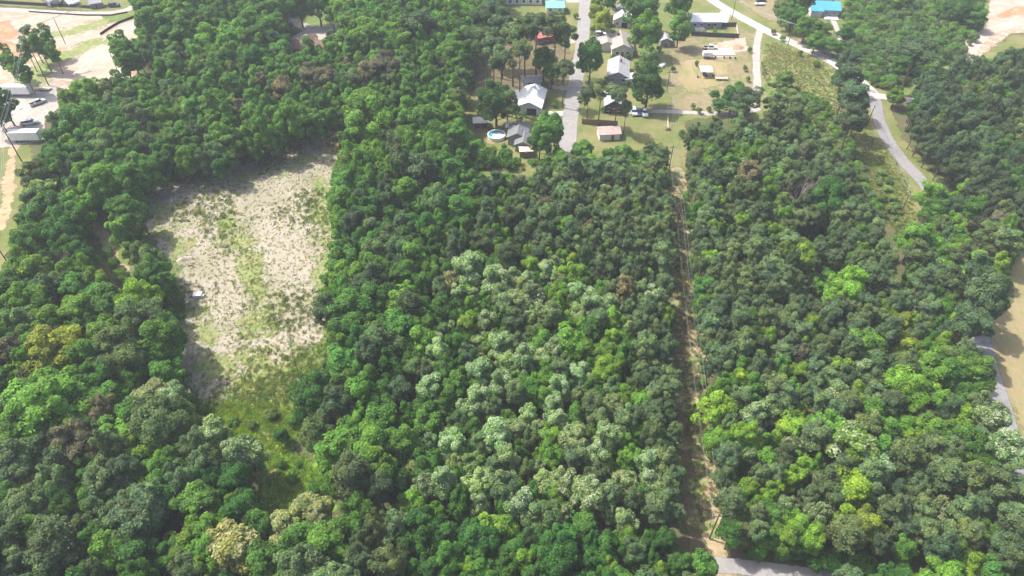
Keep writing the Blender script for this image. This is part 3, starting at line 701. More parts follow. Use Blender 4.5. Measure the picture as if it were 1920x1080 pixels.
mixLb = [(.008,'bare','grey',2.0,.3),(.34,'bigpine','pine',3.1,.6),(.08,'bigpine','darkpine',3.0,.5),(.24,'hard','mid',2.9,.5),(.18,'hard','bright',2.7,.5),(.10,'hard','dark',3.0,.4),(.06,'hard','lime',2.2,.3)]
mixT = [(.008,'bare','grey',2.0,.3),(.34,'slender','bright',2.0,.4),(.22,'slender','mid',2.0,.4),(.20,'hard','mid',2.8,.6),(.14,'hard','bright',2.7,.5),(.04,'pine','brownpine',2.4,.4),(.06,'pine','pine',2.4,.4)]
mixT2 = [(.35,'hard','mid',3.6,.6),(.25,'hard','bright',3.4,.6),(.15,'hard','dark',3.6,.6),(.15,'slender','bright',2.2,.4),(.10,'pine','darkpine',2.8,.4)]
mixB = [(.50,'hard','dark',2.5,.5),(.25,'hard','mid',2.6,.5),(.10,'hard','bright',2.6,.5),(.08,'hard','soft',2.4,.4),(.07,'hard','lime',2.0,.3)]
mixB2 = [(.35,'hard','mid',2.8,.5),(.25,'hard','bright',2.7,.5),(.15,'hard','lime',2.4,.4),(.15,'pine','pine',2.5,.4),(.10,'hard','dark',2.6,.4)]
mixE = [(.66,'bigpine','darkpine',3.1,.6),(.13,'bigpine','pine',3.0,.5),(.09,'hard','mid',2.9,.5),(.07,'hard','dark',3.1,.5),(.05,'hard','lime',2.2,.4)]
mixE2 = [(.012,'bare','grey',2.0,.3),(.40,'pine','pine',2.6,.4),(.20,'pine','darkpine',2.6,.4),(.18,'hard','mid',2.7,.5),(.10,'hard','bright',2.6,.4),(.05,'hard','lime',2.2,.3),(.07,'hard','soft',2.5,.4)]
mixN = [(.55,'pine','pine',2.3,.3),(.25,'hard','mid',2.3,.4),(.20,'hard','bright',2.2,.4)]
ZONES = [   # name, canopy outline in the photo, mix, height factor, spacing, label phrase
 ('rb', [(1490,415),(1560,400),(1600,470),(1660,570),(1560,585),(1500,560),(1480,480)], [(.5,'hard','soft',1.6,.3),(.25,'pine','pine',2.0,.3),(.25,'hard','mid',1.8,.3)], .55, 1.05),
 ('nw_stand', [(848,325),(1010,325),(960,430),(1060,470),(1000,470),(900,470),(825,480)], mixA2, 1.0, .64),
 ('w_stand', [(825,480),(900,470),(1060,470),(1090,480),(1170,570),(1190,660),(1215,780),(1225,900),(1230,975),(745,965),(800,640)], mixA, 1.0, .64),
 ('pine_belt', [(1010,325),(1250,325),(1251,480),(1257,620),(1263,760),(1267,870),(1278,985),(1230,975),(1225,900),(1215,780),(1190,660),(1170,570),(1090,480),(960,430)], mixP, 1.0, .62),
 ('ne_stand', [(1294,245),(1345,235),(1430,238),(1455,215),(1490,222),(1530,262),(1570,292),(1606,342),(1648,432),(1708,570),(1750,660),(1600,690),(1332,690),(1324,600),(1312,430),(1298,330)], mixR, .95, .64),
 ('se_stand', [(1332,690),(1600,690),(1750,660),(1790,770),(1890,1030),(1600,1050),(1500,1036),(1385,1022),(1368,1000),(1350,870),(1338,740)], mixRb, 1.0, .64),
 ('mid_wood', [(650,240),(740,240),(858,235),(866,300),(848,325),(820,480),(800,640),(745,965),(660,965),(635,920),(590,850),(590,790),(590,745),(632,660),(612,600),(632,510),(650,440),(632,370),(645,310)], mixM, 1.05, .61),
 ('w_wood', [(88,292),(112,245),(128,208),(195,175),(260,150),(340,200),(400,262),(425,300),(330,300),(280,325),(240,355),(212,360),(175,370),(150,395),(158,480),(198,560),(240,595),(290,575),(312,590),(315,680),(330,750),(300,830),(180,800),(0,760),(-160,760),(-160,560),(0,520),(48,450),(50,380),(80,330)], mixL, 1.05, .61),
 ('path_wood', [(205,370),(225,385),(252,430),(278,470),(298,540),(292,560),(275,540),(238,470)], mixA2, .75, .7),
 ('sw_wood', [(-160,760),(0,760),(180,800),(300,830),(330,750),(345,800),(400,850),(470,890),(480,940),(490,995),(545,1015),(640,990),(745,965),(745,1230),(-200,1230)], mixLb, 1.05, .61),
 ('n_wood', [(260,150),(400,120),(520,120),(600,108),(660,90),(870,100),(866,235),(740,240),(640,218),(560,240),(510,262),(420,278),(340,200)], mixT, 1.0, .72),
 ('far_wood', [(262,70),(268,-90),(530,-90),(522,28),(530,110),(520,120),(400,120),(290,135)], mixT2, 1.05, .61),
 ('far_wood', [(640,50),(648,-90),(960,-90),(925,0),(890,70),(870,100),(660,90)], mixT2, 1.05, .61),
 ('s_wood', [(745,970),(1295,1003),(1322,1035),(1315,1230),(745,1230)], mixB, 1.0, .62),
 ('se_wood', [(1362,1005),(1890,1035),(2100,1050),(2100,1230),(1600,1230),(1570,1070),(1500,1056),(1390,1046)], mixB2, .95, .62),
 ('e_wood', [(1742,385),(1785,350),(1735,285),(1705,215),(1715,200),(1735,170),(1760,140),(1810,120),(1850,125),(1920,105),(2100,100),(2100,400),(1905,430),(1850,400),(1800,420),(1760,400)], mixE, 1.0, .61),
 ('e_slope', [(1710,480),(1735,450),(1770,400),(1850,400),(1905,430),(1888,490),(1880,545),(1850,600),(1815,610),(1810,650),(1822,690),(1848,745),(1865,790),(1885,830),(1915,930),(1950,1045),(1890,1030),(1790,770),(1735,570)], mixE2, .95, .62),
 ('home_wood', [(1085,300),(1110,280),(1180,262),(1245,262),(1252,325),(1070,325)], mixN, .7, .7),
 ('home_wood', [(865,305),(1060,312),(1070,325),(865,327)], [(1,'hard','mid',1.8,.4)], .5, .8),
]
ZP = {
 'rb': 'in brushy opening among pines', 'nw_stand': 'far part of flowering stand', 'w_stand': 'in flowering stand mid-photo',
 'pine_belt': 'in pines left of strip', 'ne_stand': 'in pines right of strip', 'se_stand': 'near woods right of strip',
 'mid_wood': 'in wood right of clearing', 'w_wood': 'in wood left of clearing', 'path_wood': 'between path and clearing', 'sw_wood': 'in near wood below clearing',
 'n_wood': 'in wood above clearing', 'far_wood': 'around the brown-roofed house', 's_wood': 'near wood, bottom photo edge', 'se_wood': 'near wood by dirt road',
 'e_wood': 'dark wood beyond curving road', 'e_slope': 'between pines and curving road', 'home_wood': 'in thicket below the homes',
 'clearing': 'beside the straw clearing', 'west': 'left of the straw clearing', 'north': 'far edge of woods', 'homes': 'among the homes', 'west_stand': 'in flowering stand mid-photo',
 'east_stand': 'in stand right of strip', 'east_road': 'beside the curving road', 'gardens': 'among yards and open ground',
}
NC = 150000
cx = rng.uniform(-300, 300, NC); cy = rng.uniform(28, 350, NC)
zc_ = np.full(NC, 9.0)
pxs, pys, dep = proj(cx, cy, zc_)
inview = (pxs > -170) & (pxs < 2090) & (pys > -90) & (pys < 1230)
road_ok = np.ones(NC, bool)
for pts, hw in ROADS:
    for a, b in zip(pts[:-1], pts[1:]):
        road_ok &= seg_dist(cx, cy, a, b) > hw + 1.3
zone_of = np.full(NC, -1)
for zi in range(len(ZONES) - 1, -1, -1):
    zone_of[inpoly(pxs, pys, ZONES[zi][1])] = zi
zone_of[~(inview & road_ok)] = -1
for i in np.where(zone_of >= 0)[0]:
    zn, _, mix, hf, sp = ZONES[zone_of[i]]
    q = rng.uniform() * sum(m[0] for m in mix)
    for m in mix:
        q -= m[0]
        if q <= 0: break
    Rc = max(1.2, rng.normal(m[3], m[4]))
    if free(cx[i], cy[i], Rc, sp):
        put(m[1], float(cx[i]), float(cy[i]), Rc, m[2], hf * (rng.uniform(.88, 1.1) if rng.uniform() > .08 else rng.uniform(1.12, 1.3)), zn)

# shrubs: brushy hillside, verges, clearing edge
SHZ = [
 ('hill', [(1565,100),(1582,50),(1600,-60),(1850,-60),(1838,50),(1808,105),(1740,130),(1690,160),(1640,165),(1600,115)], 1.55, .72, ['soft','mid','bright','soft'], 'on the brushy hillside'),
 ('lot', [(1440,155),(1500,165),(1550,190),(1590,260),(1625,320),(1660,400),(1645,410),(1600,325),(1530,250),(1490,215),(1450,195)], 1.0, .85, ['soft','bright'], 'on the brushy lot'),
 ('open', [(1485,420),(1560,405),(1600,470),(1650,560),(1570,580),(1500,560)], 1.4, .7, ['soft','mid','soft'], 'in brushy opening among pines'),
 ('verge', [(1640,310),(1665,330),(1690,400),(1700,440),(1680,430),(1655,380)], 1.0, 1.0, ['soft','silver'], 'verge of curving road'),
 ('edge', [(632,300),(645,300),(628,380),(645,440),(632,500),(612,560),(600,560),(622,490),(635,430),(618,370)], 1.3, .8, ['bright','mid'], 'right edge of clearing'),
 ('edge2', [(330,700),(360,700),(372,760),(420,775),(540,770),(560,720),(600,690),(610,660),(625,660),(580,730),(560,800),(500,800),(420,800),(370,790)], .9, 1.7, ['mid','bright','soft'], 'near edge of clearing'),
 ('edge3', [(255,340),(330,315),(410,290),(520,275),(600,235),(610,247),(540,280),(430,312),(335,338),(275,365)], 1.1, 1.1, ['mid','dark','bright'], 'far edge of clearing'),
 ('path', [(185,470),(215,470),(262,545),(330,560),(350,600),(300,600),(240,560)], 1.2, .8, ['bright','mid'], 'beside the woodland path'),
 ('marsh', [(520,850),(560,870),(620,915),(615,950),(570,975),(540,960),(560,930),(520,880)], .8, 1.6, ['bright','mid'], 'around the near marsh'),
 ('past', [(28,440),(45,420),(55,340),(70,330),(60,440),(40,500),(10,530)], 1.2, .8, ['bright','soft','mid'], 'along the left pasture'),
 ('bank', [(1840,120),(1880,100),(1920,108),(2000,105),(2000,120),(1860,135)], 1.2, .8, ['bright','mid'], 'below the graded land'),
 ('fieldedge', [(1890,470),(1920,430),(1920,450),(1898,490),(1890,560),(1880,560)], 1.2, .8, ['soft','mid'], 'at hay field edge'),
 ('strip', [(1278,360),(1290,430),(1302,520),(1312,640),(1318,720),(1324,720),(1318,600),(1306,460),(1292,360)], .8, .95, ['bright','mid'], 'edge of dirt strip'),
 ('roadside', [(1375,1020),(1480,1030),(1620,1050),(1640,1075),(1560,1072),(1480,1060),(1390,1046)], 1.7, .6, ['mid','bright','dark'], 'beside the near dirt road'),
 ('yard', [(880,285),(905,300),(960,300),(1050,305),(1075,312),(1060,318),(880,315)], 1.2, .8, ['bright','mid'], 'behind the pool yard'),
 ('drive', [(500,22),(520,22),(560,60),(545,60),(510,50)], 1.2, .8, ['bright','mid'], 'by the brown-roofed house'),
]
SHRUBS = []
sx_ = rng.uniform(-300, 300, 120000); sy_ = rng.uniform(40, 350, 120000)
p1, p2, _ = proj(sx_, sy_, np.full(120000, 0.8))
ok = np.ones(120000, bool)
for pts, hw in ROADS:
    for a, b in zip(pts[:-1], pts[1:]):
        ok &= seg_dist(sx_, sy_, a, b) > hw + 0.6
for (zn, pl, Rm, sp, tints, ph) in SHZ:
    ZP['sh_' + zn] = ph
    g = {}
    for i in np.where(inpoly(p1, p2, pl) & ok)[0]:
        Rc = max(.5, rng.normal(Rm, Rm * .3)); x, y = float(sx_[i]), float(sy_[i])
        kx, ky = int(x // 5), int(y // 5)
        if all(math.hypot(a - x, b - y) > (r + Rc) * sp for ii in (-1, 0, 1) for jj in (-1, 0, 1) for (a, b, r) in g.get((kx + ii, ky + jj), ())):
            g.setdefault((kx, ky), []).append((x, y, Rc))
            k = KIND['shrub']; s = Rc / k['R']
            TREES.append(dict(kind='shrub', x=x, y=y, s=s, sz=s * rng.uniform(.7, 1.2), R=Rc, tint=tints[rng.integers(len(tints))], zone='sh_' + zn, manual=False))

# ------------------------------------------------------------------ vegetation: objects
def jitter(c, a=0.16):
    b = 1 + float(np.clip(rng.normal(0, a), -.26, .26)); h = float(np.clip(rng.normal(0, a * .45), -.1, .14))
    return (max(.01, c[0] * b * (1 + h)), max(.01, c[1] * b), max(.01, c[2] * b * (1 - h)))

BASE = {'pine': 'pine_tree', 'bigpine': 'spreading_pine_tree', 'tallpine': 'tall_pine_tree', 'flower': 'flowering_tree', 'creamy': 'flowering_tree', 'slender': 'slender_tree', 'shrub': 'shrub', 'bare': 'bare_tree'}
def base_name(t):
    if t['kind'] in ('hard', 'bighard'):
        return 'lime_green_tree' if t['tint'] in ('lime', 'yellow') else 'bright_green_tree' if t['tint'] == 'bright' else 'broadleaf_tree'
    return BASE[t['kind']]
for t in TREES:
    t['z'] = hz(t['x'], t['y'])
    k = KIND.get(t['kind'], dict(h=12.0, z0=5))
    t['px'], t['py'], t['dep'] = proj(t['x'], t['y'], t['z'] + 0.62 * k['h'] * t['sz'])
    t['size'] = t['R'] / t['dep'] * FPX
    m = t['size']
    t['vis'] = (-m < t['px'] < 1920 + m) and (-m < t['py'] < 1080 + m)
    t['name'] = base_name(t)
    t['rot'] = rng.uniform(0, 6.283)
    t['var'] = int(rng.integers(KIND[t['kind']]['n'])) if t['kind'] in KIND else int(rng.integers(3))
    c = TINT.get(t['tint'], ('grey', (.1, .1, .1)))[1]
    t['col'] = jitter(c)

NOUN = {'pine_tree': ('pine', 'pine tree'), 'spreading_pine_tree': ('spreading pine', 'pine tree'), 'tall_pine_tree': ('tall pine', 'pine tree'), 'flowering_tree': ('tree', 'tree'), 'slender_tree': ('slender tree', 'tree'), 'shrub': ('shrub', 'shrub'), 'bare_tree': ('bare tree', 'tree'), 'lime_green_tree': ('broadleaf tree', 'tree'), 'bright_green_tree': ('broadleaf tree', 'tree'), 'broadleaf_tree': ('broadleaf tree', 'tree')}
ORD = ['leftmost', 'second from left', 'third from left', 'fourth from left', 'fifth from left', 'sixth from left', 'seventh from left', 'eighth from left', 'ninth from left', 'tenth from left', 'eleventh from left', 'twelfth from left']
single, rest = [], {}
byname = {}
for t in TREES: byname.setdefault(t['name'], []).append(t)
for nm, L in byname.items():
    L.sort(key=lambda t: (not t['vis'], -t['size']))
    for i, t in enumerate(L):
        if t['vis'] and i < 300: single.append(t)
        else: rest.setdefault(nm, []).append(t)

def sizeword(t):
    s = t['size'] * 2
    return 'big' if s > 62 else 'small' if s < 30 else 'middling'
lab = {}
for t in single:
    cw = {'brown': 'brownish', 'grey': 'pale grey'}.get(t['tint']) or TINT[t['tint']][0]
    t['cw'] = cw
    lab.setdefault((cw, t['name'], ZP[t['zone']]), []).append(t)
for (cw, nm, ph), L in lab.items():
    noun = NOUN[nm][0]
    def place(L, words):
        if len(L) == 1:
            L[0]['label'] = f"{words} {ph}"; return
        if len(L) <= 12:
            L.sort(key=lambda t: t['px'])
            for o_, t in zip(ORD, L): t['label'] = f"{words}, {o_}, {ph}"
            return
        for t in L: t['label'] = f"{words} {ph}"; t['shared'] = True
    if len(L) <= 12: place(L, f"{cw} {noun}")
    else:
        sub = {}
        for t in L: sub.setdefault(sizeword(t), []).append(t)
        for sw, S in sub.items():
            if len(S) <= 12: place(S, f"{sw} {cw} {noun}")
            else:
                S.sort(key=lambda t: -t['py']); n = math.ceil(len(S) / 12); st = math.ceil(len(S) / n)
                rows = ['nearest row', 'second row', 'third row', 'fourth row', 'fifth row', 'sixth row', 'seventh row', 'eighth row', 'ninth row', 'tenth row', 'eleventh row', 'twelfth row', 'thirteenth row', 'fourteenth row', 'fifteenth row', 'sixteenth row', 'seventeenth row', 'eighteenth row', 'nineteenth row', 'twentieth row']
                for r_ in range(n):
                    place(S[r_ * st:(r_ + 1) * st], f"{sw} {cw} {noun}, {rows[min(r_, 19)]}")

for t in single:
    nm = t['name']
    loc = (t['x'], t['y'], t['z'])
    sc = (t['s'], t['s'], t['sz'])
    grp = NOUN[nm][0] + ('s ' if True else '') + ZP[t['zone']]
    if t['kind'] == 'shrub':
        o = bpy.data.objects.new(nm, CROWN['shrub'][t['var']]); COL.objects.link(o)
        o.location = loc; o.scale = sc; o.rotation_euler = (0, 0, t['rot']); o['tint'] = t['col']
    elif t['kind'] == 'bare':
        o = empty(nm, loc, t['rot'], sc)
        b = link('branches', BARE[t['var']], o)
    else:
        o = empty(nm, loc, t['rot'], sc)
        link('trunk', TRUNK[t['kind']][t['var']], o)
        c = link('crown', CROWN[t['kind']][t['var']], o); c['tint'] = t['col']
    tag(o, t['label'], NOUN[nm][1], grp)

# ------------------------------------------------------------------ masses nobody could count: instanced on points
def scatter(name, label, cat, meshes, pts, rots, scls, tints, idx, extra=None):
    n = len(pts)
    me = bpy.data.meshes.new(name)
    me.vertices.add(n); me.vertices.foreach_set('co', np.asarray(pts, np.float32).ravel())
    for an, ty, key, arr in (('rotz', 'FLOAT_VECTOR', 'vector', rots), ('scl', 'FLOAT_VECTOR', 'vector', scls), ('tint', 'FLOAT_VECTOR', 'vector', tints)):
        a = me.attributes.new(an, ty, 'POINT'); a.data.foreach_set(key, np.asarray(arr, np.float32).ravel())
    a = me.attributes.new('pick', 'INT', 'POINT'); a.data.foreach_set('value', np.asarray(idx, np.int32))
    o = link(name, me)
    ng = bpy.data.node_groups.new(name, 'GeometryNodeTree')
    ng.interface.new_socket('Geometry', in_out='INPUT', socket_type='NodeSocketGeometry')
    ng.interface.new_socket('Geometry', in_out='OUTPUT', socket_type='NodeSocketGeometry')
    N = ng.nodes.new; Lk = ng.links.new
    gi, go = N('NodeGroupInput'), N('NodeGroupOutput')
    iop = N('GeometryNodeInstanceOnPoints')
    m2p = N('GeometryNodeMeshToPoints')
    Lk(gi.outputs[0], m2p.inputs[0]); Lk(m2p.outputs[0], iop.inputs['Points'])
    join = N('GeometryNodeJoinGeometry')
    geos = []
    for ms in meshes:                                    # ms: list of meshes joined into one plant
        jj = N('GeometryNodeJoinGeometry')
        for q in ms:
            src = bpy.data.objects.new(name + '_source', q)   # never linked to the scene
            oi = N('GeometryNodeObjectInfo'); oi.inputs['Object'].default_value = src
            Lk(oi.outputs['Geometry'], jj.inputs[0])
        g2 = N('GeometryNodeGeometryToInstance'); Lk(jj.outputs[0], g2.inputs[0])
        geos.append(g2.outputs[0])
    for g in reversed(geos): Lk(g, join.inputs[0])
    Lk(join.outputs[0], iop.inputs['Instance'])
    iop.inputs['Pick Instance'].default_value = True
    def attr(nm, ty):
        x = N('GeometryNodeInputNamedAttribute'); x.data_type = ty; x.inputs[0].default_value = nm; return x.outputs[0]
    Lk(attr('pick', 'INT'), iop.inputs['Instance Index'])
    Lk(attr('rotz', 'FLOAT_VECTOR'), iop.inputs['Rotation'])
    Lk(attr('scl', 'FLOAT_VECTOR'), iop.inputs['Scale'])
    Lk(iop.outputs[0], go.inputs[0])
    md = o.modifiers.new('scatter', 'NODES'); md.node_group = ng
    return tag(o, label, cat, kind='stuff')

MASS = {'spreading_pine_tree': ('spreading_pine_woods', 'spreading dark pines filling the woods at the photo edges', 'pine trees'),
        'pine_tree': ('pine_woods', 'dense grey-green pines filling the stands between the single trees', 'pine trees'),
        'broadleaf_tree': ('broadleaf_woods', 'dense mid-green broadleaf trees filling the woods', 'trees'),
        'bright_green_tree': ('bright_green_woods', 'bright green broadleaf trees filling the far woods', 'trees'),
        'lime_green_tree': ('lime_green_woods', 'lime-green trees filling gaps at the edge of the woods', 'trees'),
        'flowering_tree': ('flowering_woods', 'pale flowering trees filling the far mixed stand', 'trees'),
        'slender_tree': ('slender_woods', 'slender bright green trees filling the far wood', 'trees'),
        'shrub': ('brush', 'low green brush covering the hillside and edges', 'brush')}
for nm, L in rest.items():
    if nm not in MASS: continue
    kinds = sorted({(t['kind'], t['var']) for t in L})
    ms = [([CROWN[k][v]] if k == 'shrub' else [TRUNK[k][v], CROWN[k][v]]) for k, v in kinds]
    a = MASS[nm]
    scatter(a[0], a[1], a[2], ms, [(t['x'], t['y'], t['z']) for t in L], [(0, 0, t['rot']) for t in L], [(t['s'], t['s'], t['sz']) for t in L], [t['col'] for t in L], [kinds.index((t['kind'], t['var'])) for t in L])
print('VEG', {k: len(v) for k, v in byname.items()}, 'single', len(single))

# grass tufts on the clearing and verges
def tuft_mesh(seed, n=26, h=.5, r=.35):
    q = np.random.default_rng(seed)
    a = q.uniform(0, 6.283, n); b = q.uniform(0, r, n)
    P = np.stack([np.cos(a) * b, np.sin(a) * b, np.zeros(n)], 1)
    d = np.stack([np.cos(a) * .5, np.sin(a) * .5, np.ones(n)], 1) + q.normal(0, .25, (n, 3)); d[:, 2] = abs(d[:, 2])
    d = d / np.linalg.norm(d, axis=1, keepdims=True) * (h * q.uniform(.6, 1.3, (n, 1)))
    s = np.stack([-np.sin(a), np.cos(a), np.zeros(n)], 1) * .05
    V = np.stack([P - s, P + s, P + d * .6 + s * .8, P + d + np.array([0, 0, -.1])], 1).reshape(-1, 3)
    me = quads_mesh('tuft', V, np.arange(4 * n).reshape(-1, 4), {'lv': ('FACE', q.uniform(0, 1, n)), 'bl': ('FACE', np.zeros(n))})
    me.materials.append(M['leaf']); return me
TUFT = [[tuft_mesh(i, h=.35 + .1 * (i % 3))] for i in range(5)]
def tufts(name, label, polys, n, cols, smin, smax, patch=None, soft=1.2):
    P = [G(*p) for p in polys]
    xs = [p[0] for p in P]; ys = [p[1] for p in P]
    x = rng.uniform(min(xs), max(xs), n * 4); y = rng.uniform(min(ys), max(ys), n * 4)
    k = inpoly(x, y, P)
    x, y = x[k], y[k]
    x = x + rng.normal(0, soft, len(x)); y = y + rng.normal(0, soft, len(y))
    f = np.sin(x * .21 + 1.3 * np.sin(y * .13)) + np.sin(y * .17 + 1.1 * np.sin(x * .23)) + rng.normal(0, .5, len(x))
    if patch is not None: kk = f > patch; x, y, f = x[kk], y[kk], f[kk]
    x, y, f = x[:n], y[:n], f[:n]
    m = len(x)
    c = np.array([cols[i] for i in rng.integers(0, len(cols), m)]) * rng.uniform(.7, 1.25, (m, 1))
    s = rng.uniform(smin, smax, m)
    scatter(name, label, 'grass', TUFT, np.stack([x, y, hgt(x, y)], 1), np.stack([0 * x, 0 * x, rng.uniform(0, 6.28, m)], 1), np.stack([s, s, s * rng.uniform(.7, 1.2, m)], 1), c, rng.integers(0, 5, m))
tufts('straw_grass', 'matted pale straw grass covering the clearing', CLEARING, 7000, [(.46, .42, .34), (.42, .38, .30), (.37, .34, .23)], .4, .8)
tufts('weed_tufts', 'green weed tufts scattered in the straw clearing', CLEARING, 2600, [(.17, .24, .06), (.22, .27, .09), (.13, .17, .06)], .6, 1.7, patch=.7)
tufts('marsh_tufts', 'bright green marsh grass at the near end of the clearing', [(370, 770), (430, 755), (500, 770), (545, 770), (555, 815), (520, 850), (480, 830), (430, 805), (385, 800)], 2500, [(.26, .40, .06), (.20, .34, .05), (.32, .38, .08)], .5, 1.1)
tufts('rough_grass', 'rough green grass between the straw and the marsh', [(360, 735), (410, 755), (450, 735), (480, 705), (525, 695), (600, 640), (620, 650), (575, 710), (550, 770), (430, 765), (372, 770)], 1500, [(.14, .23, .05), (.20, .28, .07), (.28, .28, .12)], .6, 1.4, soft=3.5)
tufts('verge_grass', 'rough grass on the verge left of the curving road', [(1590, 240), (1625, 250), (1660, 290), (1700, 350), (1720, 440), (1690, 450), (1650, 390), (1610, 310)], 2500, [(.18, .26, .06), (.24, .29, .09), (.30, .30, .13)], .5, 1.2)
tufts('swale_weeds', 'green weeds following the swale down the clearing', [(420, 415), (440, 415), (475, 475), (505, 540), (505, 600), (480, 640), (495, 690), (455, 690), (445, 640), (470, 590), (470, 540), (445, 480)], 650, [(.16, .26, .05), (.22, .30, .07), (.26, .28, .12)], .5, 1.2, soft=2.6)
tufts('lot_grass', 'rough tan and green grass on the lot below the county road', [(1440, 80), (1545, 118), (1565, 170), (1590, 250), (1540, 240), (1500, 190), (1445, 160)], 3000, [(.22, .27, .09), (.28, .29, .13), (.32, .29, .17)], .6, 1.5, soft=1.5)
tufts('creek_tufts', 'bright marsh grass around the near creek bend', [(490, 870), (525, 845), (575, 870), (630, 910), (625, 950), (575, 975), (525, 1010), (500, 990), (505, 930)], 1600, [(.26, .40, .06), (.20, .34, .05), (.30, .38, .08)], .5, 1.2, soft=1.0)
tufts('strip_weeds', 'weeds and stubble growing along the dirt strip', [(1262, 340), (1284, 340), (1300, 460), (1316, 640), (1326, 760), (1350, 980), (1310, 980), (1290, 800), (1274, 600), (1264, 450)], 1500, [(.16, .24, .06), (.24, .24, .10), (.30, .25, .15)], .5, 1.2, soft=.6)

# ------------------------------------------------------------------ buildings
P_ = plain
M.update({
 'white_metal': P_('white_metal_roof', (0.80, 0.80, 0.79), .35, .5, .08, 1.0, stripe=(0, 1.6)),
 'white_wall': P_('white_siding', (0.70, 0.70, 0.67), .7, .3, .1, 1.0, stripe=(2, 4.0)),
 'beige_wall': P_('beige_siding', (0.58, 0.56, 0.49), .7, .3, .1, 1.0, stripe=(2, 4.0)),
 'blue_wall': P_('slate_blue_siding', (0.24, 0.27, 0.32), .7, .3, .15, 1.0, stripe=(2, 4.0)),
 'grey_wall': P_('grey_siding', (0.27, 0.28, 0.28), .7, .3, .15, 1.0, stripe=(2, 4.0)),
 'black_wall': P_('black_siding', (0.035, 0.037, 0.042), .6, .3, .3, 1.0, stripe=(2, 4.0)),
 'brick_wall': P_('brown_brick', (0.20, 0.11, 0.08), .9, .2, .3, 3.0),
 'grey_shingle': P_('grey_shingle', (0.33, 0.33, 0.35), .9, .2, .22, 1.5, stripe=(1, 3.0)),
 'dark_shingle': P_('dark_grey_shingle', (0.17, 0.175, 0.185), .9, .2, .22, 1.5, stripe=(1, 3.0)),
 'tan_shingle': P_('taupe_shingle', (0.31, 0.285, 0.265), .9, .2, .2, 1.5, stripe=(1, 3.0)),
 'brown_roof': P_('brown_metal_roof', (0.16, 0.085, 0.072), .7, .3, .2, 1.0, stripe=(0, 1.6)),
 'red_roof': P_('faded_red_roof', (0.55, 0.17, 0.15), .7, .3, .25, 1.0, stripe=(0, 1.6)),
 'teal_roof': P_('teal_metal_roof', (0.20, 0.46, 0.41), .6, .4, .12, 1.0, stripe=(0, 1.6)),
 'blue_roof': P_('bright_blue_metal_roof', (0.07, 0.33, 0.62), .5, .4, .12, 1.0, stripe=(0, 1.6)),
 'pink_roof': P_('weathered_rose_roof', (0.45, 0.34, 0.31), .8, .3, .2, 1.0, stripe=(0, 1.6)),
 'tan_roof': P_('tan_membrane', (0.55, 0.47, 0.36), .8, .2, .15),
 'glass': P_('window_glass', (0.03, 0.04, 0.05), .08, .6, .1),
 'trim': P_('white_trim', (0.72, 0.72, 0.70), .6, .3, .1),
 'dark_opening': P_('dark_interior', (0.02, 0.02, 0.022), .9, .1, .2),
 'door': P_('door_paint', (0.25, 0.08, 0.06), .5, .4, .1),
 'wood': P_('weathered_board', (0.25, 0.17, 0.11), .9, .1, .3, 3.0),
 'palewood': P_('raw_lumber', (0.62, 0.52, 0.38), .8, .2, .2, 3.0),
 'fabric_black': P_('silt_fence_fabric', (0.028, 0.028, 0.03), .9, .1, .3),
 'vinyl': P_('dark_vinyl', (0.06, 0.058, 0.06), .7, .3, .3),
 'rubber': P_('tyre_rubber', (0.02, 0.02, 0.02), .8, .2, .2),
 'steel': P_('galvanised_steel', (0.38, 0.39, 0.40), .4, .5, .2, metal=.6),
 'white_paint': P_('white_vehicle_paint', (0.74, 0.74, 0.74), .25, .5, .06),
 'silver_paint': P_('silver_vehicle_paint', (0.45, 0.46, 0.48), .25, .5, .06),
 'black_paint': P_('black_vehicle_paint', (0.02, 0.02, 0.024), .2, .5, .1),
 'blue_paint': P_('blue_vehicle_paint', (0.03, 0.08, 0.36), .25, .5, .06),
 'navy_paint': P_('navy_vehicle_paint', (0.03, 0.05, 0.12), .25, .5, .06),
 'rust_paint': P_('rusty_vehicle_paint', (0.22, 0.09, 0.05), .5, .4, .3),
 'trailer_white': P_('trailer_panel', (0.78, 0.77, 0.75), .4, .4, .1, 1.0, stripe=(0, .8)),
 'water': P_('pool_water', (0.04, 0.33, 0.52), .05, .5, .15),
 'cover': P_('pool_cover', (0.72, 0.74, 0.75), .5, .4, .1),
 'pole_wood': P_('pole_wood', (0.13, 0.10, 0.08), .9, .1, .3, 3.0),
 'cable': P_('cable', (0.30, 0.31, 0.32), .4, .5, .1, metal=.5),
 'rock': P_('limestone', (0.52, 0.46, 0.36), .9, .1, .3, 2.0),
 'soil': P_('dug_soil', (0.42, 0.27, 0.18), .95, .05, .3, 2.0),
 'plastic': P_('white_plastic', (0.78, 0.78, 0.76), .4, .4, .08),
})

def at(px, py, rot=0):
    x, y = G(px, py)
    return (x, y, hz(x, y)), R(rot)

def gable(parent, L, W, wh, rh, wall, roof, over=.45, ox=0, oy=0, z0=0.0, wname='wall', rname='roof'):
    """ridge along local x"""
    y0, y1 = oy - W / 2, oy + W / 2
    MB().prism([(y0, z0 - .4), (y1, z0 - .4), (y1, z0 + wh), (oy, z0 + wh + rh), (y0, z0 + wh)], ox - L / 2, ox + L / 2).build(wname, M[wall], parent)
    s = rh / (W / 2); b = MB(); e = over; t = .16
    for sg in (-1, 1):
        ye = oy + sg * (W / 2 + e); ze = z0 + wh - s * e + .03
        zr = z0 + wh + rh + .03
        pr = [(ye, ze), (oy, zr), (oy, zr + t), (ye, ze + t)]
        if sg > 0: pr = pr[::-1]
        b.prism(pr, ox - L / 2 - e, ox + L / 2 + e)
    return b.build(rname, M[roof], parent)

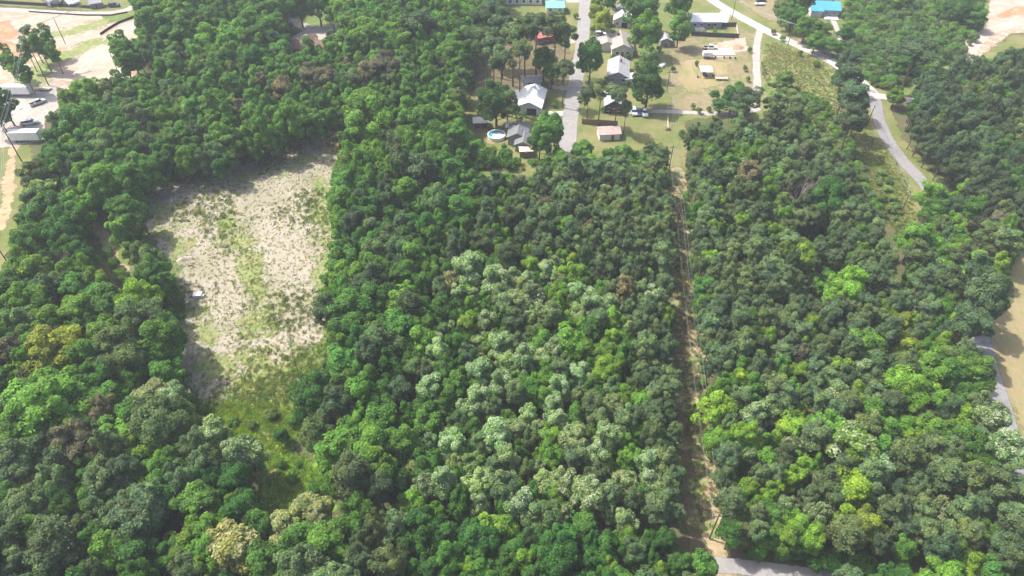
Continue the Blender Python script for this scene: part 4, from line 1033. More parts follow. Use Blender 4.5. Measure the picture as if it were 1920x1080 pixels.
def opening(parent, name, face, c, w, h, zb, L, W, ox=0, oy=0, mat='glass', frame=True):
    """window or door on a wall face: 'f' -y, 'b' +y, 'l' -x, 'r' +x"""
    d = .05
    def bx(w_, z0, z1, d0, d1):
        if face == 'f': return (ox + c - w_ / 2, ox + c + w_ / 2, oy - W / 2 - d1, oy - W / 2 - d0, z0, z1)
        if face == 'b': return (ox + c - w_ / 2, ox + c + w_ / 2, oy + W / 2 + d0, oy + W / 2 + d1, z0, z1)
        if face == 'l': return (ox - L / 2 - d1, ox - L / 2 - d0, oy + c - w_ / 2, oy + c + w_ / 2, z0, z1)
        return (ox + L / 2 + d0, ox + L / 2 + d1, oy + c - w_ / 2, oy + c + w_ / 2, z0, z1)
    o = MB().box(*bx(w, zb, zb + h, .003, d)).build(name, M[mat], parent)
    if frame:
        b = MB()
        b.box(*bx(w + .24, zb + h, zb + h + .12, .003, d + .03)).box(*bx(w + .24, zb - .12, zb, .003, d + .03))
        b.build('frame', M['trim'], o)
    return o

def house(name, label, cat, px, py, rot, L, W, wh, rh, wall, roof, wins=(), over=.45, group=None):
    loc, rz = at(px, py, rot)
    o = empty(name, loc, rz)
    gable(o, L, W, wh, rh, wall, roof, over)
    for w in wins:
        k, face, c, ww, hh, zb = w
        opening(o, {'w': 'window', 'd': 'door', 'o': 'doorway'}[k], face, c, ww, hh, zb, L, W, mat={'w': 'glass', 'd': 'door', 'o': 'dark_opening'}[k], frame=k != 'o')
    return tag(o, label, cat, group)

WF = lambda face, *cs: [('w', face, c, 1.0, 1.1, 1.0) for c in cs]
# ridge axes given as rotation of local x from east
b = house('barn', 'large white metal barn with open front bay beside the street', 'barn', 997, 197, 80, 13, 8, 3.0, 1.8, 'white_wall', 'white_metal', [('o', 'l', -.9, 3.2, 2.4, 0), ('d', 'f', 2.5, 1.0, 2.1, 0), ('w', 'f', -2, 1, 1, 1.2)])
MB().prism([(4.0, 2.2), (7.2, 1.9), (7.2, 2.05), (4.0, 2.42)], -3, 6.2).build('lean_to_roof', M['white_metal'], b)
MB().box(-2.9, -2.75, 6.9, 7.05, -.3, 1.9).build('post', M['wood'], b); MB().box(5.9, 6.05, 6.9, 7.05, -.3, 1.9).build('post', M['wood'], b)
b = house('house', 'beige house with taupe roof beside parked blue car', 'house', 1164, 93, 88, 12.5, 8.2, 3.0, 2.0, 'beige_wall', 'tan_shingle', WF('l', -2, 2) + [('d', 'l', 0, .9, 2.0, .1)] + WF('f', -3, 0, 3) + WF('b', -3, 3))
gable(b, 6.5, 6, 2.7, 1.3, 'beige_wall', 'tan_shingle', ox=1.5, oy=5.6, wname='wing_wall', rname='wing_roof')
b = house('house', 'grey shingled house directly below the beige house', 'house', 1158, 142, 82, 13, 7.4, 2.8, 1.8, 'grey_wall', 'grey_shingle', WF('l', -2, 1.8) + WF('f', -3, 2, 4))
gable(b, 4.2, 5.2, 2.3, .5, 'white_wall', 'grey_shingle', ox=-5.0, oy=-5.6, wname='porch_wall', rname='porch_roof')
b = house('house', 'black-sided cottage with pale roof under tall pines', 'house', 1149, 198, 86, 11, 6.0, 3.0, 2.0, 'black_wall', 'grey_shingle', [('w', 'l', -1.7, .9, 1.2, 1.0), ('w', 'l', 1.7, .9, 1.2, 1.0), ('d', 'l', 0, .9, 2.0, 0)] + WF('f', -3, 2))
b = house('house', 'long white-roofed house with slate-blue walls and fenced yard', 'house', 1319, 46, 0, 13.0, 8.0, 3.0, 1.7, 'blue_wall', 'white_metal', WF('f', -4.6, -1.8, 1.2, 3.8) + [('d', 'f', 2.6, .9, 2.0, .3)])
dk = MB().box(-4.5, -.8, -7.0, -4.05, -.3, .55).build('deck', M['trim'], b)
MB().box(-4.5, -.8, -7.0, -6.92, .55, 1.4).build('railing', M['trim'], dk)
b = house('house', 'bright blue metal-roofed house at top right among shrubs', 'house', 1545, 24, -8, 10, 8.5, 3.0, 1.9, 'grey_wall', 'blue_roof', WF('f', -3, 0, 3))
gable(b, 4.6, 5.0, 2.7, 1.2, 'white_wall', 'blue_roof', ox=-4.4, oy=-2.6, wname='wing_wall', rname='wing_roof')
MB().box(-1, 4.6, -7.6, -4.3, -.3, .4).build('deck', M['trim'], b)
house('pavilion', 'teal-roofed building standing in the lawn at top', 'building', 1040, 20, 0, 7.5, 6.5, 2.6, 1.6, 'white_wall', 'teal_roof', WF('f', -2, 2))
house('house', 'faded red-roofed house half hidden by tall pines', 'house', 1022, 74, 20, 9.5, 7, 2.8, 1.7, 'brick_wall', 'red_roof', WF('f', -3, 0, 3))
b = house('house', 'white gabled house near the top, rust-coloured car beside it', 'house', 1168, 42, 80, 10.5, 7.2, 3.0, 2.0, 'white_wall', 'white_metal', [('o', 'l', -.8, 2.4, 2.1, 0), ('w', 'l', 2.2, .9, 1.0, 1.0)])
gable(b, 6, 5.0, 3.6, 1.6, 'grey_wall', 'dark_shingle', ox=5.5, oy=1.0, wname='wing_wall', rname='wing_roof')
b = house('house', 'long low house with brown metal roof and gravel drive', 'house', 572, 97, -2, 17, 8, 2.8, 1.7, 'brick_wall', 'brown_roof', WF('f', -6, -3, 3, 6) + [('d', 'f', 0, 1, 2, 0)])
gable(b, 3.0, 3.0, 3.0, 1.6, 'trim', 'brown_roof', ox=3.2, oy=2.6, z0=1.0, over=.2, wname='dormer_wall', rname='dormer_roof')
for vx in (-2.2, 5.2): MB().tube([(vx, .9, 3.9), (vx, .9, 4.9)], .22, 8).build('roof_vent', M['trim'], b)
b = house('house', 'dark grey two-part house beside the round pool', 'house', 972, 262, 84, 7.5, 6.0, 3.0, 1.5, 'grey_wall', 'dark_shingle', WF('f', -2, 2) + WF('b', 1))
gable(b, 6.0, 5.0, 2.6, 1.2, 'grey_wall', 'dark_shingle', ox=-4.4, oy=-2.2, wname='wing_wall', rname='wing_roof')
house('shed', 'small white-roofed shed left of the round pool', 'shed', 901, 236, 4, 4.2, 3.2, 2.2, .5, 'black_wall', 'white_metal', [('d', 'f', 0, .9, 1.8, 0)])
house('shed', 'small shed with weathered rose roof below the brown fence', 'shed', 1140, 256, 6, 6.6, 4.4, 2.4, 1.0, 'white_wall', 'pink_roof', [('d', 'f', 1, .9, 1.9, 0)])
house('shed', 'small grey-roofed shed below the big trees beside the dry lawn', 'shed', 1246, 83, 88, 5.4, 4.0, 2.6, .9, 'grey_wall', 'grey_shingle', [('d', 'l', 0, .9, 1.9, 0)])
house('shed', 'flat tan-roofed shed in front of the grey pool house', 'shed', 986, 292, 4, 4.0, 2.8, 2.2, .2, 'wood', 'tan_roof', [('d', 'f', 0, .9, 1.8, 0)], over=.2)
house('garage', 'low grey-roofed garage behind the white barn under pines', 'garage', 996, 158, 4, 6.5, 4.6, 2.4, .6, 'white_wall', 'grey_shingle', [('o', 'f', 0, 2.4, 2.0, 0)])
house('building', 'long white building cut by the top edge of the photo', 'building', 982, 3, 0, 16, 8, 3.0, 1.2, 'white_wall', 'white_metal', WF('f', -6, -3, 0, 3, 6))
house('shed', 'pale blue shed on the lawn at the top left', 'shed', 98, 7, 70, 5, 3.6, 2.3, .8, 'white_wall', 'grey_shingle', [('d', 'l', 0, .9, 1.8, 0)])
house('shed', 'grey gabled shed left of the navy car on the far lawn', 'shed', 183, 13, 20, 4.6, 3.6, 2.3, .9, 'grey_wall', 'grey_shingle', [('d', 'f', 0, .9, 1.8, 0)])
house('shed', 'little white tent-shaped shed on the far lawn', 'shed', 136, 8, 60, 4.6, 3.2, 1.2, 1.4, 'white_wall', 'white_metal', [('o', 'l', 0, 1.2, 1.2, 0)])
house('house', 'white roof showing between trees at the top edge', 'house', 1205, -6, 0, 8, 6, 2.8, 1.4, 'white_wall', 'white_metal', WF('f', -2, 2))

def fit(house_label, items):
    o = next(q for q in bpy.data.objects if q.get('label', '') == house_label)
    for nm, x, y, z, h, w, m in items:
        MB().box(x - w, x + w, y - w, y + w, z, z + h).build(nm, M[m], o)
fit('beige house with taupe roof beside parked blue car', [('chimney', 3.0, 1.2, 3.9, 1.8, .4, 'brick_wall'), ('roof_vent', -1, -1.6, 4.0, .5, .14, 'steel'), ('roof_vent', 1.5, -2.2, 3.7, .5, .14, 'steel')])
fit('grey shingled house directly below the beige house', [('chimney', 2.5, -.8, 3.9, 1.5, .35, 'brick_wall'), ('roof_vent', -2, 1.4, 3.8, .5, .14, 'steel')])
fit('long white-roofed house with slate-blue walls and fenced yard', [('roof_vent', -3, -1.2, 4.1, .5, .16, 'steel'), ('roof_vent', 2, -1.6, 3.9, .5, .16, 'steel')])
fit('dark grey two-part house beside the round pool', [('chimney', 1.8, 1.0, 3.6, 1.5, .35, 'brick_wall'), ('roof_vent', -1, -1.2, 3.8, .5, .14, 'steel')])
fit('bright blue metal-roofed house at top right among shrubs', [('chimney', 2.4, .8, 4.0, 1.5, .35, 'brick_wall')])
fit('black-sided cottage with pale roof under tall pines', [('chimney', 2.4, .6, 4.2, 1.4, .3, 'brick_wall')])

def canopy(name, label, cat, px, py, rot, L, W, h, roof, post='steel'):
    loc, rz = at(px, py, rot); o = empty(name, loc, rz)
    MB().prism([(-W / 2, h), (0, h + .5), (W / 2, h), (W / 2, h + .1), (0, h + .62), (-W / 2, h + .1)], -L / 2, L / 2).build('roof', M[roof], o)
    for sx in (-1, 1):
        for sy in (-1, 1):
            MB().box(sx * (L / 2 - .15) - .06, sx * (L / 2 - .15) + .06, sy * (W / 2 - .15) - .06, sy * (W / 2 - .15) + .06, -.3, h + .02).build('post', M[post], o)
    return tag(o, label, cat)
canopy('patio_cover', 'white patio cover between pool and dark grey house', 'canopy', 957, 246, 4, 3.4, 3.4, 2.3, 'white_metal')
c = canopy('carport', 'white-roofed carport standing alone on the dry lawn', 'carport', 1321, 142, 0, 4.4, 4.6, 2.5, 'white_metal')

# pool
loc, _ = at(931, 258)
o = empty('swimming_pool', loc)
MB().ring(0, 0, 2.8, 2.68, -.2, 1.15, 40).build('pool_wall', M['plastic'], o)
MB().ring(0, 0, 2.95, 2.6, 1.151, 1.22, 40).build('rim', M['trim'], o)
n = 40
MB().add([(2.66 * math.cos(2 * math.pi * k / n), 2.66 * math.sin(2 * math.pi * k / n), .95) for k in range(n)], [tuple(range(n))]).build('water', M['water'], o)
cp = [(2.3 * math.cos(a) * f + .5, 2.0 * math.sin(a) * f - .55, .97) for a, f in [(i * .39, 1 - .25 * ((i * 7) % 3) / 2) for i in range(16)]]
MB().add([(x, y, z) for x, y, z in cp if math.hypot(x, y) < 2.62], [tuple(range(sum(1 for q in cp if math.hypot(q[0], q[1]) < 2.62)))]).build('pool_cover', M['cover'], o)
tag(o, 'round above-ground pool with blue water and white rim', 'pool')
loc, rz = at(952, 258, 4); o = empty('pool_deck', loc, rz)
for k in range(9): MB().box(-1.0, 1.2, -1.4 + k * .31, -1.4 + k * .31 + .27, 1.0, 1.06).build('plank', M['wood'], o)
for sx in (-.9, 1.0):
    for sy in (-1.3, 1.2): MB().box(sx, sx + .1, sy, sy + .1, -.3, .998).build('post', M['wood'], o)
tag(o, 'small brown wooden deck at the right side of the pool', 'deck')

# ------------------------------------------------------------------ fences
def fence(name, label, pts, h, mat, cat='fence', step=2.4, th=.06, post=.12):
    W = [G(*p) for p in pts]
    o = empty(name, (W[0][0], W[0][1], hz(*W[0])))
    bx_, by_, bz_ = o.location
    for a, b in zip(W[:-1], W[1:]):
        L = math.hypot(b[0] - a[0], b[1] - a[1]); n = max(1, round(L / step)); ang = math.atan2(b[1] - a[1], b[0] - a[0])
        for k in range(n):
            t0, t1 = k / n, (k + 1) / n
            p = (a[0] + (b[0] - a[0]) * t0, a[1] + (b[1] - a[1]) * t0); q = (a[0] + (b[0] - a[0]) * t1, a[1] + (b[1] - a[1]) * t1)
            z = hz(*p) - bz_
            mx, my = (p[0] + q[0]) / 2 - bx_, (p[1] + q[1]) / 2 - by_
            l2 = L / n / 2 - post / 2
            MB().box(mx - l2, mx + l2, my - th / 2, my + th / 2, z - .1, z + h, ang).build('panel', M[mat], o)
            MB().box(p[0] - bx_ - post / 2, p[0] - bx_ + post / 2, p[1] - by_ - post / 2, p[1] - by_ + post / 2, z - .3, z + h + .1, ang).build('post', M[mat], o)
    return tag(o, label, cat)
fence('privacy_fence', 'brown wooden privacy fence between the pines below the black cottage', [(1091, 232), (1125, 233.5), (1158, 236)], 1.9, 'wood')
fence('yard_fence', 'dark fence along the near side of the white-roofed house yard', [(1296, 68), (1340, 70), (1385, 71.5)], 1.8, 'vinyl')
fence('yard_fence', 'short dark fence behind the white-roofed house yard', [(1346, 50), (1380, 49.5)], 1.8, 'vinyl')
fence('rail_fence', 'low white rail closing the yard beside the dry driveway', [(1381, 49), (1384, 68)], .8, 'trim')
fence('silt_fence', 'black silt fence curving along the sandy haul road', [(189, 66), (205, 55), (222, 45), (240, 38), (262, 29)], .9, 'fabric_black')
fence('silt_fence', 'long black silt fence below the gravel lane', [(55, 22), (110, 26), (160, 29.5), (210, 30), (240, 24)], .6, 'fabric_black')
fence('field_fence', 'dark hedge-like fence along the far lawn above the lane', [(0, 6), (60, 9), (110, 12), (150, 14), (175, 17)], 1.4, 'vinyl', step=4)
fence('lot_fence', 'dark fence between two far lawns at top left', [(112, 13), (130, -4)], 1.6, 'vinyl', step=4)
fence('shed_fence', 'dark fence right of the grey shed beside the dry lawn', [(1258, 76), (1285, 78)], 1.6, 'vinyl')

# ------------------------------------------------------------------ vehicles
def wheel(parent, x, y, r=.34, w=.24):
    o = MB().tube([(x, y - w / 2, r), (x, y + w / 2, r)], r, 14).build('wheel', M['rubber'], parent)
    MB().tube([(x, y - w / 2 - .01, r), (x, y + w / 2 + .01, r)], r * .55, 10).build('rim', M['steel'], o)

def car(name, label, cat, px, py, rot, paint, kind='sedan', group=None):
    loc, rz = at(px, py, rot); o = empty(name, loc, rz)
    hw = .9
    prof = {'sedan': [(-2.25, .35), (2.25, .35), (2.28, .62), (2.1, .78), (1.0, .92), (-1.6, .95), (-2.2, .9), (-2.28, .6)],
            'suv': [(-2.3, .4), (2.3, .4), (2.35, .75), (2.2, .98), (1.1, 1.08), (-2.2, 1.1), (-2.35, .8)],
            'pickup': [(-2.7, .45), (2.7, .45), (2.75, .8), (2.6, 1.02), (1.4, 1.1), (-2.65, 1.05), (-2.75, .8)]}[kind]
    cab = {'sedan': [(1.0, .92), (.35, 1.42), (-1.0, 1.45), (-1.75, .94)], 'suv': [(1.1, 1.08), (.5, 1.68), (-2.0, 1.72), (-2.25, 1.1)], 'pickup': [(1.4, 1.1), (.85, 1.72), (-.6, 1.75), (-.75, 1.07)]}[kind]
    def ex(pr, w0, w1, nm, mat, par):
        n = len(pr); v = [(x, -(w0 if z < 1.2 else w1), z) for x, z in pr] + [(x, (w0 if z < 1.2 else w1), z) for x, z in pr]
        f = [tuple(range(n)), tuple(range(n, 2 * n))[::-1]] + [(i, n + i, n + (i + 1) % n, (i + 1) % n) for i in range(n)]
        return MB().add(v, f).build(nm, M[mat], par)
    bd = ex(prof, hw, hw, 'body', paint, o)
    ex([(x, z - .002) for x, z in cab], hw * .93, hw * .72, 'windows', 'glass', o)
    tops = [p for p in cab if p[1] > 1.2]
    xa, xb = min(p[0] for p in tops), max(p[0] for p in tops); zt = max(p[1] for p in tops)
    MB().box(xa - .05, xb + .05, -hw * .74, hw * .74, zt, zt + .05).build('roof', M[paint], o)
    if kind == 'pickup': MB().box(-2.55, -.85, -.72, .72, 1.075, 1.09).build('bed', M['dark_opening'], o)
    e = prof[1][0]
    for sy in (-.6, .6): MB().box(e - .02, e + .03, sy - .18, sy + .18, .62, .76).build('headlight', M['trim'], o)
    wx = 1.4 if kind != 'pickup' else 1.75
    for sx in (-wx, wx):
        for sy in (-.82, .82): wheel(o, sx, sy, .34 if kind == 'sedan' else .39)
    return tag(o, label, cat, group)
car('car', 'silver car, leftmost of three parked beside the black cottage', 'car', 1188, 213, -88, 'silver_paint', 'suv')
car('car', 'dark car, middle of three parked beside the black cottage', 'car', 1199, 213, -90, 'navy_paint', 'sedan')
car('pickup_truck', 'white pickup, rightmost of three parked beside the black cottage', 'pickup', 1208, 214, -90, 'white_paint', 'pickup')
car('car', 'white car at the top of the parking pad by the beige house', 'car', 1126, 66, 5, 'white_paint', 'suv')
car('car', 'navy car between white and blue cars by the beige house', 'car', 1132, 72, 3, 'navy_paint', 'suv')
car('car', 'bright blue car nearest the beige house', 'car', 1137, 79, -6, 'blue_paint', 'suv')
car('car', 'rust-coloured car left of the white gabled house', 'car', 1145, 50, 15, 'rust_paint', 'suv')
car('car', 'dark car on the white driveway of the long white-roofed house', 'car', 1349, 39, 90, 'navy_paint', 'suv')
car('car', 'dark navy car alone on the far lawn at top left', 'car', 215, 13, 8, 'navy_paint', 'suv')
car('pickup_truck', 'white pickup on the dry lawn near the raw lumber frame', 'pickup', 1331, 93, 0, 'white_paint', 'pickup')
car('pickup_truck', 'white pickup in the gravel yard above the lower trailer', 'pickup', 57, 233, 20, 'white_paint', 'pickup')
car('pickup_truck', 'pale flatbed pickup parked askew in the middle of the gravel yard', 'pickup', 72, 195, 50, 'silver_paint', 'pickup')
car('car', 'small dark car at the top edge beside the street', 'car', 1050, 3, 0, 'black_paint', 'sedan')
car('car', 'black car on the lawn above the county road', 'car', 1427, 3, 10, 'navy_paint', 'sedan')
car('car', 'dark car under the trees above the white gabled house', 'car', 1166, 12, 30, 'black_paint', 'suv')

def box_trailer(label, px, py, rot, L, h=2.7, w=2.5):
    loc, rz = at(px, py, rot); o = empty('box_trailer', loc, rz)
    MB().box(-L / 2, L / 2, -w / 2, w / 2, 1.05, 1.05 + h).build('body', M['trailer_white'], o)
    MB().box(-L / 2 - .02, L / 2 + .02, -w / 2 - .03, w / 2 + .03, 1.06 + h, 1.12 + h).build('roof', M['white_paint'], o)
    MB().box(-L / 2, L / 2, -w / 2 + .6, w / 2 - .6, .8, 1.048).build('chassis', M['steel'], o)
    for sx in (-L / 2 + 1.2, -L / 2 + 2.3):
        for sy in (-w / 2 + .2, w / 2 - .2): wheel(o, sx, sy, .48, .3)
    for sy in (-.7, .7): MB().box(L / 2 - 1.6, L / 2 - 1.45, sy - .07, sy + .07, -.1, .8).build('landing_leg', M['steel'], o)
    MB().box(-L / 2 - .05, -L / 2 - .003, -w / 2 + .1, w / 2 - .1, 1.15, 1 + h).build('rear_door', M['trim'], o)
    return tag(o, label, 'trailer')
box_trailer('long white box trailer at the far end of the gravel yard', 38, 179, 0, 9.0)
box_trailer('white box trailer at the near end of the gravel yard, partly under trees', 54, 265, 2, 9.0)
box_trailer('small white cargo trailer below the white pickup on dry lawn', 1325, 110, 0, 3.6, 1.4, 1.9)

def flat_trailer(name, label, px, py, rot, L, w, side):
    loc, rz = at(px, py, rot); o = empty(name, loc, rz)
    MB().box(-L / 2, L / 2, -w / 2, w / 2, .6, .72).build('deck', M['palewood'], o)
    for sy in (-w / 2, w / 2 - .06):
        for k in range(2): MB().box(-L / 2, L / 2, sy, sy + .06, .9 + k * side * .5, 1.0 + k * side * .5).build('rail', M['steel'], o)
        for k in range(6):
            x = -L / 2 + k * (L - .06) / 5; MB().box(x, x + .06, sy + .061, sy + .1, .721, 1.0 + side * .5).build('stake', M['steel'], o)
    for sy in (-w / 2 - .14, w / 2 + .14): wheel(o, -.3, sy, .32, .2)
    MB().tube([(L / 2, 0, .62), (L / 2 + 1.2, 0, .55)], .05, 6).build('hitch', M['steel'], o)
    return tag(o, label, 'trailer')
flat_trailer('utility_trailer', 'steel stake-sided utility trailer right of the carport', 1352, 150, -2, 4.6, 1.9, 1.0)
flat_trailer('utility_trailer', 'thin white flatbed trailer right of the far box trailer', 81, 168, 2, 5.5, 2.0, .1)

# things about the carport and the building site
loc, rz = at(1321, 142); o = empty('garden_tractor', loc, R(-90))
MB().prism([(-.45, .3), (.45, .3), (.45, .8), (-.45, .8)], -.9, .9).build('body', M['blue_paint'], o)
MB().prism([(-.35, .801), (.35, .801), (.35, 1.0), (-.35, 1.0)], .1, .9).build('hood', M['navy_paint'], o)
MB().box(-.6, -.2, -.3, .3, .802, .95).build('seat', M['rubber'], o)
for sx, r_ in ((-.6, .42), (.65, .28)):
    for sy in (-.55, .55): wheel(o, sx, sy, r_, .24)
tag(o, 'blue garden tractor sheltered below the white carport', 'tractor')
for k, (x, y, lb) in enumerate([(1308, 146, 'dark barrel left of the white carport'), (1336, 144, 'dark barrel right of the white carport'), (1341, 110, 'dark barrel below the lumber frame, leftmost of its row'), (1357, 110.5, 'dark barrel below the lumber frame, second of its row'), (1368, 111, 'dark barrel below the lumber frame, third of its row'), (1378, 112, 'dark barrel below the lumber frame, rightmost of its row')]):
    loc, _ = at(x, y); o = empty('barrel', loc)
    MB().tube([(0, 0, 0), (0, 0, .25), (0, 0, .3), (0, 0, .6), (0, 0, .65), (0, 0, .9)], [.3, .3, .33, .33, .3, .3], 14).build('drum', M['navy_paint'], o)
    MB().tube([(0, 0, .901), (0, 0, .93)], .31, 14).build('lid', M['steel'], o)
    tag(o, lb, 'barrel', 'barrels about the building site')
loc, rz = at(1351, 98); o = empty('foundation_frame', loc, rz)
for (x0, x1, y0, y1) in [(-5, 5, -3.6, -3.35), (-5, 5, 3.35, 3.6), (-5, -4.75, -3.34, 3.34), (4.75, 5, -3.34, 3.34)]:
    MB().box(x0, x1, y0, y1, -.1, .3).build('form_board', M['palewood'], o)
MB().box(-4.74, 4.74, -3.33, 3.33, -.1, .12).build('slab', M['tan_roof'], o)
tag(o, 'rectangular slab framed with raw lumber boards on bare soil', 'foundation')

def mound(name, label, cat, px, py, rx, ry, h, mat, seed, rot=0):
    q = random.Random(seed); loc, rz = at(px, py, rot); v = []; f = []; n = 14; m = 5
    for i in range(m):
        t = i / (m - 1)
        for k in range(n):
            a = 2 * math.pi * k / n; rr = (1 - t * .92) * (1 + q.uniform(-.16, .16))
            v.append((rx * rr * math.cos(a), ry * rr * math.sin(a), -.25 + (h + .25) * (t ** .75) * (1 + q.uniform(-.1, .1))))
    for i in range(m - 1):
        for k in range(n): f.append((i * n + k, i * n + (k + 1) % n, (i + 1) * n + (k + 1) % n, (i + 1) * n + k))
    f.append(tuple((m - 1) * n + k for k in range(n)))
    b = MB(); b.add(v, f); o = b.build(name, M[mat], None, True); o.location = loc; o.rotation_euler = (0, 0, rz)
    return tag(o, label, cat)
mound('soil_heap', 'reddish heap of dug soil right of the lumber frame', 'soil heap', 1379, 89, 3.4, 3.0, 1.1, 'soil', 3)
mound('soil_heap', 'long pale spoil ridge on the sandy ground at top left', 'soil heap', 168, 132, 7.5, 2.6, 1.1, 'rock', 4, 25)
mound('boulder', 'large tan boulder at the left edge of the straw clearing', 'boulder', 345, 487, 2.2, 1.0, .9, 'rock', 5, 28)
for k, (x, y, s_, lb) in enumerate([(35, 203, 1.5, 'largest white scrap heap in the gravel yard'), (51, 208, 1.1, 'white scrap heap left of the flatbed pickup'), (28, 212, .8, 'small white scrap heap near the left photo edge'), (62, 198, .9, 'white scrap heap touching the flatbed pickup')]):
    mound('scrap_heap', lb, 'scrap heap', x, y, s_ * 1.3, s_ * 1.2, s_ * .7, 'plastic', 20 + k)

# junk in the clearing: a tipped white chest freezer
loc, rz = at(373, 556, 8); o = empty('chest_freezer', loc, rz)
MB().box(-1.1, .8, -.7, .7, -.05, .85).build('cabinet', M['plastic'], o)
MB().box(-1.14, .84, -.74, .74, .853, .98).build('lid', M['white_paint'], o)
MB().box(.81, 1.25, -.5, .35, -.05, .5).build('side_box', M['plastic'], o)
tag(o, 'dumped white chest freezer on the straw clearing', 'freezer')

def log(label, pts, r, mat='deadwood'):
    W = [(*G(*p), 0) for p in pts]; x0, y0 = W[0][:2]; z0 = hz(x0, y0)
    o = empty('fallen_log', (x0, y0, z0))
    L = [(x - x0, y - y0, hz(x, y) - z0 + r * .8) for x, y, _ in W]
    MB().tube(L, [r * (1 - .4 * i / (len(L) - 1)) for i in range(len(L))], 7).build('stem', M[mat], o)
    m = Vector(L[len(L) // 2])
    for s_ in (1, -1): MB().tube([m, m + Vector((s_ * .9, .5, .5)), m + Vector((s_ * 1.5, 1.2, .7))], [r * .4, r * .3, r * .1], 4).build('branch', M[mat], o)
    return tag(o, label, 'log')
log('bleached log at the right edge of the straw clearing', [(590, 548), (600, 543), (612, 536)], .22)
log('grey dead branch lying in the upper part of the straw clearing', [(395, 412), (398, 400), (388, 385), (382, 372)], .14)
log('pale log below the tan boulder in the straw clearing', [(352, 500), (362, 497), (370, 503)], .2)
log('white plank-like log lying on the grass lane below the utility pole', [(1252, 222), (1252.5, 240)], .22, 'palewood')
o = empty('wood_block', at(1252, 244)[0])
MB().box(-.8, .8, -.5, .5, 0, .5).build('lower_block', M['wood'], o); MB().box(-.6, .7, -.4, .45, .502, .85, .2).build('upper_block', M['wood'], o)
tag(o, 'stack of brown wood blocks at the end of the white log', 'wood stack')
o = empty('garden_table', at(1175, 118)[0])
MB().tube([(0, 0, .72), (0, 0, .78)], .8, 16).build('tabletop', M['plastic'], o)
for a in range(4): MB().tube([(.5 * math.cos(a * 1.57 + .7), .5 * math.sin(a * 1.57 + .7), -.1), (.4 * math.cos(a * 1.57 + .7), .4 * math.sin(a * 1.57 + .7), .72)], .04, 5).build('leg', M['plastic'], o)
tag(o, 'round white garden table below the beige house', 'table')
o = empty('tarp_pile', at(1237, 124)[0])
for k, (x, y, s_) in enumerate([(0, 0, 1.2), (1.4, .5, .9), (.6, -1.0, .8)]): MB().box(x - s_, x + s_, y - s_ * .7, y + s_ * .7, 0, .5 + .3 * k, .4 * k).build('bundle', M['plastic'], o)
tag(o, 'pile of white wrapped bundles beside the big dark tree', 'pile')
o = empty('boat', *[at(1424, 10, 15)[0]])
MB().add([(-2.2, -.8, .9), (1.4, -.8, .9), (2.6, 0, 1.0), (1.4, .8, .9), (-2.2, .8, .9), (-2.0, -.5, .3), (1.2, -.5, .3), (2.0, 0, .4), (1.2, .5, .3), (-2.0, .5, .3)], [(5, 6, 1, 0), (6, 7, 2, 1), (7, 8, 3, 2), (8, 9, 4, 3), (9, 5, 0, 4), (9, 8, 7, 6, 5), (0, 1, 2, 3, 4)]).build('hull', M['plastic'], o)
MB().box(-1.2, -.6, -.7, .7, .91, 1.05).build('bench', M['wood'], o)
MB().box(-1.6, .8, -.1, .1, -.1, .32).build('keel_block', M['wood'], o)
tag(o, 'small white boat on the dry lawn above the county road', 'boat')

# ------------------------------------------------------------------ poles and wires
TOPS = {}
def pole(key, name, label, px, py, h, arm=True, rot=0, r=.16, arms=1):
    loc, rz = at(px, py, rot); o = empty(name, loc, rz)
    MB().tube([(0, 0, -.4), (0, 0, h)], [r, r * .62], 8).build('shaft', M['pole_wood'], o)
    ends = [(0, 0, h)]
    if arm:
        ends = []
        for k in range(arms):
            z = h - .6 - k * 1.4
            c = MB().box(-1.25, 1.25, -.17, -.05, z - .08, z + .08).build('crossarm', M['pole_wood'], o)
            for x in (-1.15, 0.45, 1.15):
                MB().tube([(x, -.11, z + .08), (x, -.11, z + .34)], .05, 6).build('insulator', M['trim'], c)
                ends.append((x, -.11, z + .34))
    c_, s_ = math.cos(rz), math.sin(rz)
    TOPS[key] = [(loc[0] + x * c_ - y * s_, loc[1] + x * s_ + y * c_, loc[2] + z) for x, y, z in ends]
    return tag(o, label, 'pole')
pole('a', 'utility_pole', 'tallest utility pole, standing at the far end of the gravel yard', 91, 159, 21, rot=60, r=.2, arms=1)
pole('b', 'utility_pole', 'utility pole at the near end of the gravel yard by trees', 48, 315, 15, rot=80, r=.2)
pole('c', 'utility_pole', 'utility pole at the left photo edge beside the pasture', 20, 501, 10, rot=80)
pole('d', 'utility_pole', 'thin bare pole on the sandy ground at top left', 123, 83, 11, arm=False)
pole('e', 'utility_pole', 'leaning thin pole with ivy tuft on pale sand', 225, 144, 10, arm=False)
pole('f', 'utility_pole', 'utility pole left of the curving road below the junction', 1624, 239, 8, rot=50)
pole('g', 'utility_pole', 'utility pole on the grass verge right of the pine stand', 1689, 398, 7.5, rot=50)
pole('h', 'utility_pole', 'utility pole beside the county road by the white driveway', 1372, 36, 9, rot=-30)
pole('i', 'utility_pole', 'utility pole on the grassy lot below the county road', 1477, 85, 9, rot=-30)
pole('j', 'utility_pole', 'utility pole beside the big dark tree left of the dry lawn', 1250, 172, 8, rot=5)
pole('k', 'utility_pole', 'utility pole at the lower end of the grass lane', 1255, 314, 8, rot=5)
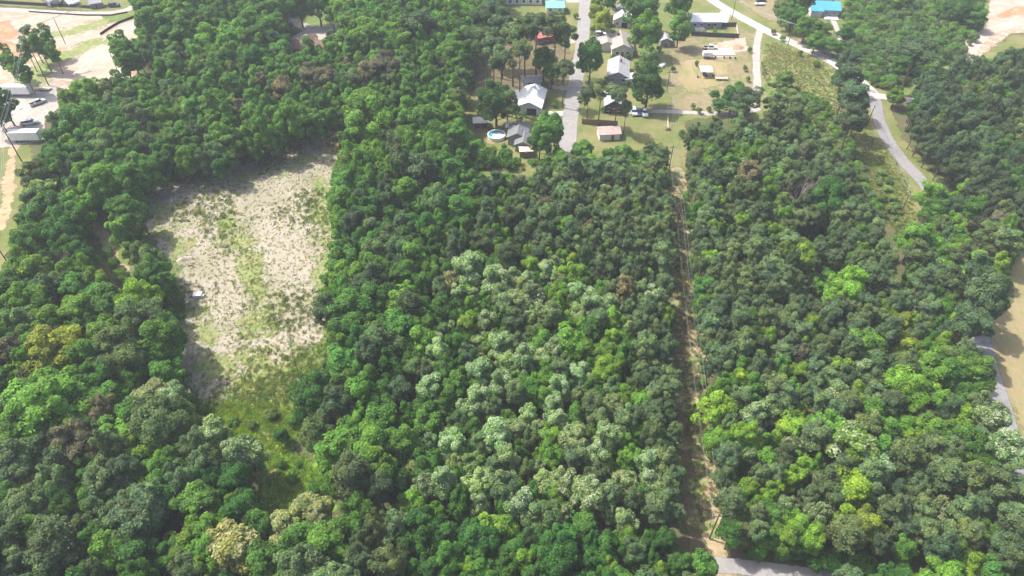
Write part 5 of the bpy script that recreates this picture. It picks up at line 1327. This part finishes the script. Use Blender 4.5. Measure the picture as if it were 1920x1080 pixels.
pole('l', 'utility_pole', 'dark utility pole partway along the dirt strip', 1267, 436, 8, rot=5)
pole('m', 'utility_pole', 'short pole on the dirt strip between the pine stands', 1303, 535, 5, arm=False)
pole('n', 'utility_pole', 'last utility pole at the near end of the dirt strip', 1330, 1010, 9, rot=5)
EXTRA = {'W1': (-150, 250), 'W2': (262, 40), 'S1': (-60, 640)}
for kx, (x, y) in EXTRA.items():
    g = G(x, y); TOPS[kx] = [(g[0] + d_, g[1], 18.0 if kx != 'S1' else 10.0) for d_ in (-1.15, .45, 1.15)]
def wires(a, b, label, sag=1.2, r=.035):
    A, B = TOPS[a], TOPS[b]
    n = min(len(A), len(B))
    side = ['left', 'middle', 'right']
    for i in range(n):
        p, q = Vector(A[i]), Vector(B[i]); pts = []
        for k in range(13):
            t = k / 12; w = p.lerp(q, t); w.z -= sag * 4 * t * (1 - t); pts.append(w)
        o = MB().tube(pts, r, 4, cap=False).build('power_line', M['cable'], None, True)
        tag(o, f'{side[i]} {label}' if n > 1 else label, 'power line', 'overhead power lines')
wires('a', 'b', 'overhead wire crossing the gravel yard at far left', 1.5, .04)
wires('b', 'c', 'overhead wire along the pasture at left edge', 1.5, .04)
wires('c', 'S1', 'overhead wire leaving at left edge below pasture', 1.0, .04)
wires('a', 'W2', 'overhead wire over the sandy ground at top left', 2.0, .04)
wires('f', 'g', 'overhead wire beside the curving road', .8)
wires('h', 'i', 'overhead wire along the county road', .8)
wires('j', 'k', 'overhead wire above the grass lane', .8)
wires('k', 'l', 'overhead wire above the far dirt strip', .8)
wires('l', 'n', 'long overhead wire above the dirt strip', 2.0)

# ------------------------------------------------------------------ air
hb = MB().box(-2700, 2700, -1600, 3300, -3.0, 124.0).build('haze', None)
t = NT('haze'); pv = t.n('ShaderNodeVolumePrincipled')
pv.inputs['Color'].default_value = (0.86, 0.92, 1.0, 1); pv.inputs['Density'].default_value = 0.00027
t.l(pv.outputs[0], t.out.inputs[1]); hb.data.materials.clear(); hb.data.materials.append(t.m)
tag(hb, 'thin pale summer haze filling the air', 'haze', kind='stuff')
